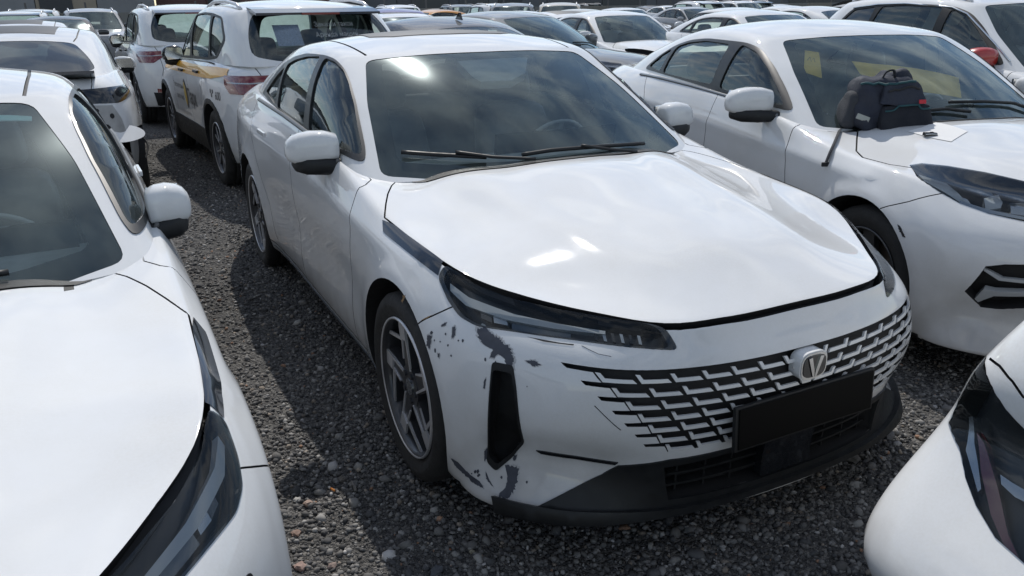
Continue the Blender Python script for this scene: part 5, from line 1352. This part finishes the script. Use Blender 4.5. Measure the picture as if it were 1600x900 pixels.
# papers inside the right car
def paper(parent, M, GS, px_, m, name, off=-.03):
    p = on_px(GS, px_, M)
    if len(p) > 3: return link(name, sheet(GS, p, Vector((0, .46, -.89)), off, off-.002, .04), parent, m)
YP = mat('yellow_paper', (.78, .56, .12), .8, vary=(15, .15)); WP = mat('white_paper', (.62, .62, .60), .8)
paper(right_car, M_B, SEDB.GS, [(1258,76),(1280,79),(1285,120),(1256,110)], YP, 'yellow_note', -.010); paper(right_car, M_B, SEDB.GS, [(1332,92),(1365,96),(1500,118),(1505,150),(1420,138),(1345,112)], YP, 'yellow_sheet', -.014)
paper(right_car, M_B, SEDB.GS, [(1486,152),(1520,152),(1536,156),(1500,157)], WP, 'white_sheet', -.012)
pn = on_px(SEDB.GS, [(1262,92),(1266,87),(1268,94),(1272,88),(1274,95)], M_B); link('handwriting', tube([q+SEDB.GS.near(q)[1]*-.0085 for q in pn], .0015, 4), right_car, LETTER)

# ------------------------------------------------------------------ further cars
def recolor(name, colr): return {'white_paint': paint(name, colr)}
GREY = recolor('grey_paint', (.13, .14, .15)); DARK = recolor('dark_paint', (.035, .037, .042)); SILV = recolor('silver_paint', (.34, .35, .36)); BLUE = recolor('violet_paint', (.07, .06, .22)); CREAM = recolor('cream_paint', (.46, .43, .36)); ORNG = recolor('orange_paint', (.55, .24, .03)); REDP = recolor('red_paint', (.32, .02, .02))
# wreck behind the left car: rear bumper gone
WR_LOC, WR_RZ = (-2.30, 8.50, 0), pi
wreck = place(SED, 'wrecked_sedan', 'white sedan missing its rear bumper behind the left sedan', 'car', WR_LOC, WR_RZ, skip=('rear_bumper', 'splitter'))
STEEL = mat('bare_steel', (.30, .30, .30), .5, metal=.35, vary=(7, .3))
Sg = SED.S
def dented(poly, d, off, amp, res=.03):
    me = sheet(Sg, poly, d, off, None, res)
    for v in me.vertices:
        k = amp*(sin(23*v.co.x+11*v.co.z)+sin(17*v.co.z-9*v.co.x+1)+.6*sin(41*v.co.x)); v.co.y -= abs(k)
    me.update(); return me
link('crash_panel', dented([Vector((x, 3.9, z)) for x, z in ((-.80,.62),(.80,.62),(.78,.30),(-.78,.30))], Vector((0, -1, 0)), -.07, .02), wreck, STEEL)
for s in (-1, 1):
    link('side_panel', dented([Vector((s*.9, y, z)) for y, z in ((3.08,.60),(3.62,.64),(3.62,.28),(3.16,.28))], Vector((-s, 0, 0)), -.05, .012), wreck, mat('primer_grey', (.34, .34, .33), .6, vary=(9, .25)))
    lamp = [Vector(p) for p in ((s*.84,3.36,.99),(s*.70,3.66,1.0),(s*.46,3.83,1.0),(s*.46,3.87,.90),(s*.72,3.70,.88),(s*.87,3.36,.91))]
    link('tail_light', sheet(Sg, lamp, Vector((-s*.8, -1, 0)), .004, -.02, .03), wreck, GLOSSB)
bar = rbox(1.25, .07, .10, .015, 2); bar.transform(Matrix.Translation((0, 3.86, .48))); link('bumper_beam', bar, wreck, mat('beam_black', (.05, .05, .05), .5))
sp = slab([(3.50,1.085),(3.72,1.13),(3.84,1.14),(3.86,1.12),(3.74,1.09),(3.6,1.07)], -.62, .62); link('spoiler', sp, wreck, GLOSSB)
link('tail_band', sheet(Sg, [Vector((x, 3.9, z)) for x, z in ((-.56,.99),(.56,.99),(.56,.90),(-.56,.90))], Vector((0, -1, 0)), .004, -.004, .05), wreck, GLOSSB)
ex = [Vector((x, 3.9, z)) for x, z in ((-.36,.86),(-.60,.88),(-.76,.87),(-.82,.76),(-.84,.64),(-.50,.63),(-.42,.66),(-.50,.74),(-.38,.78))]
link('exposed_panel', sheet(Sg, ex, Vector((.5, -1, 0)), .004, -.004, .03), wreck, MATS['primer_grey'])
for x, z, r_ in ((-.56,.79,.022),(-.66,.70,.034),(-.73,.79,.020),(-.62,.84,.014),(-.46,.70,.02)):
    link('hole', sheet(Sg, [Vector((x+r_*cos(rad(a)), 3.9, z+r_*sin(rad(a)))) for a in range(0, 360, 40)], Vector((.5, -1, 0)), .007, -.004, .03), wreck, VOID)
flap = subdivide([(-.55,3.90,.74),(-.86,3.62,.70),(-.97,3.66,.58),(-.60,4.02,.58),(-.54,3.94,.72),(-.84,3.68,.69)], [[0, 1, 2, 3]], {}, 3, 0); link('torn_bumper_piece', flap, wreck, WHITE)
for k, (a, b, c) in enumerate((((-.70,3.72,.56),(-.78,3.80,.46),(-.74,3.88,.36)), ((-.62,3.80,.50),(-.70,3.86,.40),(-.80,3.76,.33)), ((-.86,3.4,.60),(-.92,3.48,.50),(-.88,3.60,.40)))): link('loose_cable', tube(smooth_line([a, b, c], 6), .008, 6), wreck, BLACK)

rd = place(SUVR, 'suv', 'white suv with a red door mirror and chrome window trim at the right edge', 'car', (5.32, .72, 0), rad(-10))
for c in rd.children:
    for g in c.children:
        if g.name.startswith('mirror_cap'): g.material_slots[0].link = 'OBJECT'; g.material_slots[0].material = mat('red_cap', (.40, .022, .015), .35, coat=.8)
link('orange_stripe', sheet(SUVR.S, [Vector(p) for p in ((-.62,-.15,1),(-.80,-.05,1),(-.80,.30,1),(-.66,.30,1))], Vector((0, 0, -1)), .002, None, .05), rd, ORANGE)
for s in (-1, 1):
    link('window_chrome', tube([SUVR.GS.near(Vector((s*.75, y, z)))[0]+Vector((s*.004, 0, .002)) for y, z in ((.74,1.075),(.90,1.222),(1.08,1.368),(1.25,1.484),(1.42,1.534),(1.95,1.556),(2.3,1.548),(2.64,1.518))], .008, 6), rd, CHROME)
dark = place(SEDB, 'sedan', 'dark grey sedan with roof antenna behind the damaged car', 'car', (2.0, 8.75, 0), pi+rad(2), paintmap=DARK)
link('antenna', slab([(2.36,1.43),(2.52,1.42),(2.50,1.44),(2.47,1.50),(2.45,1.50)], -.012, .012), dark, GLOSSB)
grey = place(SEDB, 'sedan', 'grey sedan seen side on behind the sedan with the backpack', 'car', (4.35, 6.7, .04), rad(22), paintmap=GREY)

# the car at the lower right corner, tail towards the damaged one
def corner_car():
    R = {k: list(v) for k, v in SEDAN_RINGS.items()}
    for k, x12, x13, zz in (('r1', .83, .80, .24), ('r2', .88, .85, .34), ('r3', .84, .77, .47), ('r4', .70, .585, .64), ('r5', .70, .60, .80), ('r6', .55, .43, 1.05)):
        v = R[k]; v[12] = (x12, v[12][1], v[12][2]*.35+zz*.65 if k != 'r1' else v[12][2]); v[13] = (x13, v[13][1]+(.02 if k in ('r5', 'r4') else 0), zz)
        for q in (14, 15, 16, 17): v[q] = (v[q][0]*(x13/.83 if q == 14 else 1), v[13][1]+((.05, .07, .08, .08) if k in ('r4', 'r5', 'r6') else (.10, .13, .14, .14))[q-14], zz)
    o = dict(axles=(0, WB), az=.335, ar=.375, wheels=[(-.805, 0, RT, 'ten', RT, .235, 10), (.805, 0, RT, 'ten', RT, .235, 0), (-.805, WB, RT, 'ten', RT, .235, 33), (.805, WB, RT, 'ten', RT, .235, 50)],
        cabin=[(0, .49), (.3, .52), (.55, .60), (.735, .72), (.785, .97), (.79, 1.6), (.785, 2.2), (.73, 2.7), (.60, 3.0), (.45, 3.2), (0, 3.25)], cowl=lambda c: abs(c.x) < .60 and .30 < c.y < .77 and c.z > .90 and c.y > .41+.28*c.x**2,
        pockets=lambda S: [(on_px(S, CORNER_LENS, M_C, True), Vector((.75, -.4, -.3)), .06)],
        grooves=lambda S: [(on_px(S, [(1546,560),(1562,572),(1582,596),(1600,622)], M_C), .006)],
        seeds=[('trunk_lid', (0, 3.6, 1.05))], dW=(0, .46, -.89), dR=(0, -.32, -.95),
        panes=[[(.86,1.015),(.97,1.10),(1.15,1.215),(1.32,1.295),(1.46,1.325),(1.50,1.325),(1.56,1.05)], [(1.66,1.06),(1.62,1.325),(1.95,1.335),(2.20,1.315),(2.36,1.28),(2.43,1.085)]],
        dlo=[(.78,.995),(.93,1.105),(1.12,1.225),(1.31,1.318),(1.46,1.345),(1.95,1.353),(2.2,1.335),(2.40,1.29),(2.50,1.09),(2.4,1.072),(1.9,1.048),(1.4,1.02)],
        belt=((.70,.975),(.9,.99),(1.35,1.025),(1.9,1.052),(2.4,1.068)), handles=((1.33,.885),(2.26,.925)), mirror=((.225, .13, .125), (.80, .93, .985)), inter=(.48, 1.35, 2.22),
        sheets=lambda S, GS: [('tail_light', on_px(S, CORNER_LENS, M_C, True), (.75, -.4, -.3), -.05, None, LAMPD, None),
            ('lens', on_px(S, CORNER_LENS, M_C, True), (.75, -.4, -.3), .003, None, LENS, 'tail_light'),
            ('red_guide', on_px(S, [(1520,672),(1532,690),(1556,760),(1572,830),(1590,870),(1572,862),(1545,800),(1528,730)], M_C), (.75, -.4, -.3), -.012, -.035, REDL, 'tail_light'),
            ('reflector', on_px(S, [(1556,735),(1575,748),(1640,785),(1640,800),(1580,770),(1558,750)], M_C), (.75, -.4, -.3), -.02, -.04, LAMPS, 'tail_light'),
            ('chrome_guide', on_px(S, [(1508,650),(1514,650),(1518,690),(1530,760),(1525,765),(1505,700)], M_C), (.75, -.4, -.3), -.01, -.03, LAMPS, 'tail_light')])
    o['ws'] = [(-.26,.425,.945),(-.53,.512,.945),(-.738,.635,.955),(-.655,1.04,1.185),(-.566,1.325,1.345),(-.375,1.285,1.367),(-.19,1.27,1.373)]
    o['rw'] = [(-.33,2.71,1.335),(-.48,2.68,1.31),(-.56,3.0,1.18),(-.58,3.2,1.09),(-.42,3.32,1.09),(-.15,3.36,1.09)]
    g = {k: [(x*(1 if y < 2.6 else .88), y, z) for x, y, z in v] for k, v in G_RINGS.items()}
    D = sedan_deck([R['r6']]); D[8] = [(x, y, z-.02) for x, y, z in D[8]]; D[7] = [(x, y, z-.03) for x, y, z in D[7]]
    g = {k: [(x, y, z-(.03 if k == 'g0' and y > 2.4 else 0)) for x, y, z in v] for k, v in g.items()}
    return build_car(R, D, g, G_ROOF, o)
M_C = Matrix.Translation((.57, -5.04, 0)); 
CORNER_LENS = [(1500,705),(1482,660),(1486,610),(1500,572),(1520,545),(1540,530),(1541,560),(1548,600),(1572,640),(1612,682),(1660,712),(1660,905),(1600,880),(1555,840),(1525,790),(1508,745)]
CC = corner_car()
place(CC, 'sedan', 'white car whose clear and red lamp corner fills the lower right', 'car', M_C.translation, 0)
# ------------------------------------------------------------------ backpack, key and paper on the right car's hood
def hood_pt(u, v, S=None):
    q = on_px(SEDB.S, [(u, v)], M_B); return M_B @ q[0] if q else None
def backpack():
    base = hood_pt(1380, 194); t = thing('backpack', 'navy backpack with teal zips lying on the white hood', 'backpack', base+Vector((0, 0, .004)), rad(-24))
    navy = mat('navy_cloth', (.022, .026, .040), .85, bump=(55, .35), vary=(14, .3)); black = mat('black_cloth', (.012, .014, .020), .9, bump=(70, .3), vary=(10, .2)); teal = mat('teal_zip', (.008, .055, .065), .7)
    def lump(P, cr=.3, lv=4, wr=.011, seed=0):
        me = subsurf_box(P, lv, cr); A = co(me)
        n = np.empty(len(me.vertices)*3); me.vertices.foreach_get('normal', n); n = n.reshape(-1, 3)
        x, y, z = A.T
        k = np.sin(31*x+17*z+seed)*np.sin(23*z-13*y+2*seed)+.6*np.sin(57*x-29*y+41*z)+.5*np.abs(np.sin(38*x-46*z+3*seed))
        A = A+n*(wr*k)[:, None]; me.vertices.foreach_set('co', A.ravel()); me.update(); fixn(me, False); return for_smooth(me)
    # bag stands on its back panel's lower edge, mouth to the left
    body = lump([(-.20,-.10,-.02),(.19,-.13,-.04),(-.19,.15,-.02),(.19,.13,-.01),(-.17,-.06,.235),(.12,-.085,.235),(-.16,.12,.24),(.12,.11,.26)], .42)
    link('body', body, t, navy)
    link('front_pocket', lump([(-.085,-.155,-.045),(.20,-.165,-.055),(-.08,-.06,-.03),(.20,-.06,-.03),(-.075,-.125,.105),(.165,-.135,.115),(-.07,-.04,.11),(.15,-.05,.11)], .5, 4, .003, 3), t, black)
    link('upper_pocket', lump([(-.10,-.135,.105),(.16,-.145,.11),(-.09,-.03,.11),(.15,-.03,.11),(-.06,-.085,.215),(.115,-.09,.225),(-.05,-.01,.225),(.11,-.01,.23)], .45, 4, .006, 5), t, navy)
    link('top_flap', lump([(-.03,-.05,.20),(.12,-.05,.20),(-.03,.08,.20),(.13,.08,.19),(.0,-.03,.275),(.09,-.03,.275),(.0,.06,.27),(.09,.06,.26)], .3, 4, .007, 7), t, navy)
    link('side_pad', lump([(-.25,-.06,-.02),(-.18,-.08,-.02),(-.24,.10,-.02),(-.17,.10,-.02),(-.215,-.04,.16),(-.16,-.05,.18),(-.21,.08,.16),(-.16,.08,.17)], .35, 3, .005, 9), t, mat('grey_mesh', (.035, .038, .045), .9, bump=(150, .4)))
    zs = Surf(joined([c.data for c in t.children])); zl_ = lambda pts, r: tube([zs.near(q)[0]+zs.near(q)[1]*.002 for q in smooth_line(pts, 6)], r, 6)
    link('zip', zl_([(-.185,-.055,.215),(-.14,-.085,.225),(-.05,-.10,.226),(.02,-.10,.225),(.09,-.09,.222)], .0065), t, teal)
    link('zip', zl_([(-.07,-.165,.088),(.02,-.172,.098),(.10,-.172,.100),(.165,-.165,.100)], .005), t, teal)
    link('pocket_slit', zl_([(-.065,-.142,.185),(.0,-.128,.200),(.07,-.125,.205),(.11,-.115,.19)], .006), t, VOID)
    link('carry_loop', tube(smooth_line([(-.06,-.04,.235),(-.045,-.045,.268),(-.01,-.045,.275),(.005,-.04,.24)], 6), .008, 6, True, .5), t, black)
    tg = rbox(.036, .004, .020, .003); tg.transform(Matrix.Translation((.108,-.152,.128)) @ Matrix.Rotation(rad(-14), 4, 'X')); link('tag', tg, t, mat('red_tag', (.45, .02, .03), .6))
    wb = rbox(.07, .012, .028, .004); wb.transform(Matrix.Translation((-.165,-.10,.045)) @ Matrix.Rotation(rad(20), 4, 'Y')); link('light_strap', wb, t, mat('grey_webbing', (.33, .34, .31), .8))
    # loose strap hanging over the fender
    I = t.matrix_basis.inverted() if False else (Matrix.Translation(base+Vector((0, 0, .004))) @ Matrix.Rotation(rad(-24), 4, 'Z')).inverted()
    L = [hood_pt(u, v) for u, v in ((1316,190),(1310,203),(1302,222),(1294,240),(1287,258))]; L = [I @ (p+Vector((-.012, -.02, .008))) for p in L if p is not None]
    if len(L) > 2:
        me = tube(smooth_line(L, 4), .012, 8, True, .25); link('hanging_strap', me, t, black)
        e = rbox(.036, .014, .022, .004); e.transform(Matrix.Translation(L[-1])); link('strap_end', e, t, VOID)
backpack()
p = [hood_pt(u, v) for u, v in ((1418,206),(1440,200),(1462,192),(1512,206),(1486,222),(1450,215))]
c = sum(p, Vector())/len(p)
nq = SEDB.S.near(M_B.inverted() @ c)[1]
local = [M_B.inverted() @ q for q in p]
pm = sheet(SEDB.S, local, Vector((0, 0, -1)), .003, .002, .03); pm.transform(M_B); tag(link('paper_sheet', pm, None, mat('sheet_white', (.66, .66, .65), .8)), 'loose white paper sheet on the hood beside the backpack', 'paper')
kp = hood_pt(1453, 213); kt = thing('car_key', 'black folded car key lying on the white paper sheet', 'key', kp+Vector((0, 0, .012)), rad(-28))
kb = subsurf_box([(-.034,-.013,-.008),(.034,-.011,-.008),(-.034,.013,-.008),(.034,.011,-.008),(-.032,-.012,.008),(.030,-.009,.006),(-.032,.012,.008),(.030,.009,.006)], 3, .6); fixn(kb, False); link('fob', for_smooth(kb), kt, GLOSSB)
link('key_trim', tube([(-.028, -.0135, 0), (.0, -.0135, .001), (.028, -.0115, 0)], .002, 6), kt, CHROME); link('button', rbox(.014, .010, .003, .001, c=(.006, 0, .0085)), kt, BLACK)

# ------------------------------------------------------------------ rows of parked cars beyond
LA, LB, LC = lite(SED), lite(SEDB), lite(SUVR)
def far(rec, label, loc, rz, pm=None, cat='car', name='parked_car'):
    return place(rec, name, label, cat, loc, rz, 'cars parked in the rows beyond', pm, wheels=[])
def at_u(u, y):
    d = pix(u, 20); t = (y-CAM_LOC.y)/d.y; return CAM_LOC.x+d.x*t
far(LA, 'white sedan with dark glass roof in front of the wrecked sedan', (-2.75, 15.2, 0), pi+rad(2))
far(LC, 'white suv farthest up the left lane by the fence', (-3.1, 29.5, 0), pi)
far(LB, 'dark sedan facing the camera left of the dented suv', (-2.25, 20.2, 0), rad(3), DARK)
far(LC, 'silver suv facing the camera beyond the dented suv', (-1.45, 24.5, 0), rad(2), SILV)
far(LC, 'low white suv roof left of the dark sedan by the fence', (at_u(35, 26), 26, -.05), pi)
far(LB, 'violet sedan between the taxi roof and the dark grey sedan', (at_u(632, 14.5), 14.5, .08), rad(-10), BLUE)
far(LA, 'orange taxi sedan roof behind the dark grey sedan', (6.2, 21.5, .04), rad(-80), ORNG)
far(LA, 'white sedan roof directly behind the dark grey sedan', (4.4, 13.4, 0), rad(-4))
far(LC, 'grey suv standing above the white roofs near the centre', (10.6, 21.8, 0), rad(-30), GREY)
far(LC, 'pale suv close behind the grey suv near the centre', (12.6, 22.0, 0), rad(-30), CREAM)
far(LB, 'white sedan roof left of the grey sedan', (6.6, 12.0, 0), rad(-4))
far(LB, 'white sedan roof behind the suv with the red mirror', (8.2, 6.5, 0), rad(-4))
rng = random.Random(11)
spots = []
for r_ in range(9):
    y = 9+6.3*r_
    for k in range(34):
        x = 7.0+2.65*k+rng.uniform(-.12, .12)+.6*r_; d = Vector((x, y, 0))-CAM_LOC; z = d.dot(CFW); u = 800+CAM_F*d.dot(CRT)/z
        if 560 < u < 1640 and d.length > 12.5 and not (abs(x-10.6) < 3.4 and abs(y-21.8) < 4): spots.append((x, y+rng.uniform(-.3, .3), u, d.length))
for k in range(8):
    for r_ in range(5):
        x, y = 1.0+2.7*k+rng.uniform(-.1, .1), 27+6.2*r_; d = Vector((x, y, 0))-CAM_LOC; u = 800+CAM_F*d.dot(CRT)/d.dot(CFW)
        if 560 < u < 1000: spots.append((x, y, u, d.length))
spots.sort(key=lambda q: q[3]); keep = []
for q in spots:
    if all((q[0]-w[0])**2+((q[1]-w[1])*.55)**2 > 5.5 for w in keep): keep.append(q)
# only the places of the rows that show between the nearer cars
show = [0, 3, 5, 7, 8, 9, 11, 13, 14, 15, 26, 27, 29, 30, 32, 33, 36, 38, 42, 44, 46, 52, 54, 55, 69, 77, 84, 87]
row = sorted([keep[i] for i in show if i < len(keep)], key=lambda q: q[2])
NTH = ['leftmost', 'second', 'third', 'fourth', 'fifth', 'sixth', 'seventh', 'eighth', 'ninth', 'tenth', 'eleventh', 'twelfth', 'thirteenth', 'fourteenth', 'fifteenth', 'sixteenth', 'seventeenth', 'eighteenth', 'nineteenth', 'twentieth'] + ['twenty-'+n for n in ('first', 'second', 'third', 'fourth', 'fifth', 'sixth', 'seventh', 'eighth', 'ninth')]
COLS = [(None, 'white'), (None, 'white'), (SILV, 'silver'), (None, 'white'), (GREY, 'grey'), (None, 'white'), (None, 'white'), (CREAM, 'cream')]
for i, q in enumerate(row):
    rec, kind = ((LA, 'sedan'), (LB, 'sedan'), (LC, 'suv'), (LB, 'sedan'))[(i*3+i//4) % 4]; pm, cn = COLS[(i*5+1) % 8]
    far(rec, '%s %s in the distant rows, %s from the left' % (cn, kind, NTH[i]) if i else '%s %s leftmost in the distant rows' % (cn, kind), (q[0], q[1], 0), rad(-4)+(pi if (i*7) % 5 < 2 else 0), pm)

# ------------------------------------------------------------------ fence and sheds at the far side
def fence():
    FM = [mat('fence_sheet_%d' % i, c, .6, metal=.2, vary=(1.5, .18)) for i, c in enumerate(((.17, .17, .16), (.22, .22, .22), (.14, .145, .15), (.19, .175, .15)))]
    t = thing('sheet_fence', 'grey corrugated metal fence on posts along the far side', 'fence', (-16, 41, 0)); n = 30
    prof = []
    for i in range(13): prof.append((i*.2, .018 if i % 2 else -.018))
    V = [(x, y, z) for z in (.05, 1.48) for x, y in prof]; m = len(prof); sheet_me = pymesh(V, [[i, i+1, m+i+1, m+i] for i in range(m-1)], 'fence_sheet')
    post = rbox(.08, .08, 2.0, .008, 1, (0, .07, .95)); rail = rbox(2.4, .04, .05, .004, 1, (1.2, .05, 1.36))
    for i in range(n):
        me = sheet_me.copy() if False else sheet_me
        for nm, mm, ma in (('panel', sheet_me, FM[(i*7) % 4 if i % 3 else 0]), ('post', post, mat('fence_post', (.09, .09, .09), .6)), ('rail', rail, mat('fence_post', (.09, .09, .09), .6))):
            o = bpy.data.objects.new(nm, mm); COL.objects.link(o); o.parent = t; o.location = (i*2.4, 0, 0)
            if len(mm.materials) == 0: mm.materials.append(ma)
            o.material_slots[0].link = 'OBJECT'; o.material_slots[0].material = ma
fence()
def shed(name, label, x0, x1, y, h, cols, wpan, openings=(), rz=0):
    t = thing(name, label, 'building', (x0, y, 0), rz); n = int((x1-x0)/wpan)
    ms = [mat('cladding_%02d%02d%02d' % tuple(int(c*99) for c in q), q, .6, vary=(.8, .15)) for q in cols]
    pan = rbox(wpan-.04, .08, h, .01, 1, (wpan/2, 0, h/2))
    for i in range(n):
        o = bpy.data.objects.new('panel', pan); COL.objects.link(o); o.parent = t; o.location = (i*wpan, 0, 0)
        if len(pan.materials) == 0: pan.materials.append(ms[0])
        o.material_slots[0].link = 'OBJECT'; o.material_slots[0].material = ms[(i*5+i//3) % len(ms)]
    link('frame', joined([rbox((x1-x0), .5, h-.1, .02, 1, ((x1-x0)/2, .35, h/2-.05)), rbox(x1-x0+.4, 10, .25, .02, 1, ((x1-x0)/2, 4.6, h+.1))]), t, mat('shed_frame', (.05, .05, .055), .7))
    for (a, b, z0, z1, kind) in openings:
        w = rbox(b-a, .12, z1-z0, .02, 1, ((a+b)/2, -.05, (z0+z1)/2)); link('door' if kind == 'door' else 'window', w, t, mat('shed_'+kind, {'door': (.035, .04, .045), 'window': (.03, .04, .05)}[kind], .25 if kind == 'window' else .5))
shed('panel_shed', 'beige and grey clad shed behind the fence at the far left', -22, 2, 50, 5, [(.30, .26, .20), (.19, .20, .21), (.22, .23, .24), (.30, .27, .22)], 3.0, [(5.6, 7.0, 0, 3, 'door'), (12.4, 14.2, 0, 3.2, 'door'), (18.2, 19.8, 0, 3, 'door')])
shed('brown_shed', 'dark red brown shed right of the beige shed', 2.4, 14, 54, 5, [(.10, .045, .045), (.12, .055, .05)], 2.9, [(3, 5, 0, 3, 'door')])
shed('long_warehouse', 'long dark grey warehouse with ribbed wall behind the middle rows', 15, 64, 60, 6, [(.07, .075, .08), (.085, .09, .10), (.10, .11, .12)], 2.45, [(6, 9, .8, 2.6, 'window'), (13, 15, 0, 3, 'door'), (22, 26, .8, 2.8, 'window'), (33, 35, 0, 3, 'door'), (40, 45, .8, 2.8, 'window')], rad(-10))
shed('pale_depot', 'pale grey depot building at the far right background', 62, 170, 52, 7, [(.30, .31, .32), (.12, .13, .14), (.20, .21, .22)], 4.5, [(10, 13, 0, 4, 'door'), (30, 36, 1, 3, 'window'), (55, 60, 0, 4, 'door')], rad(-28))
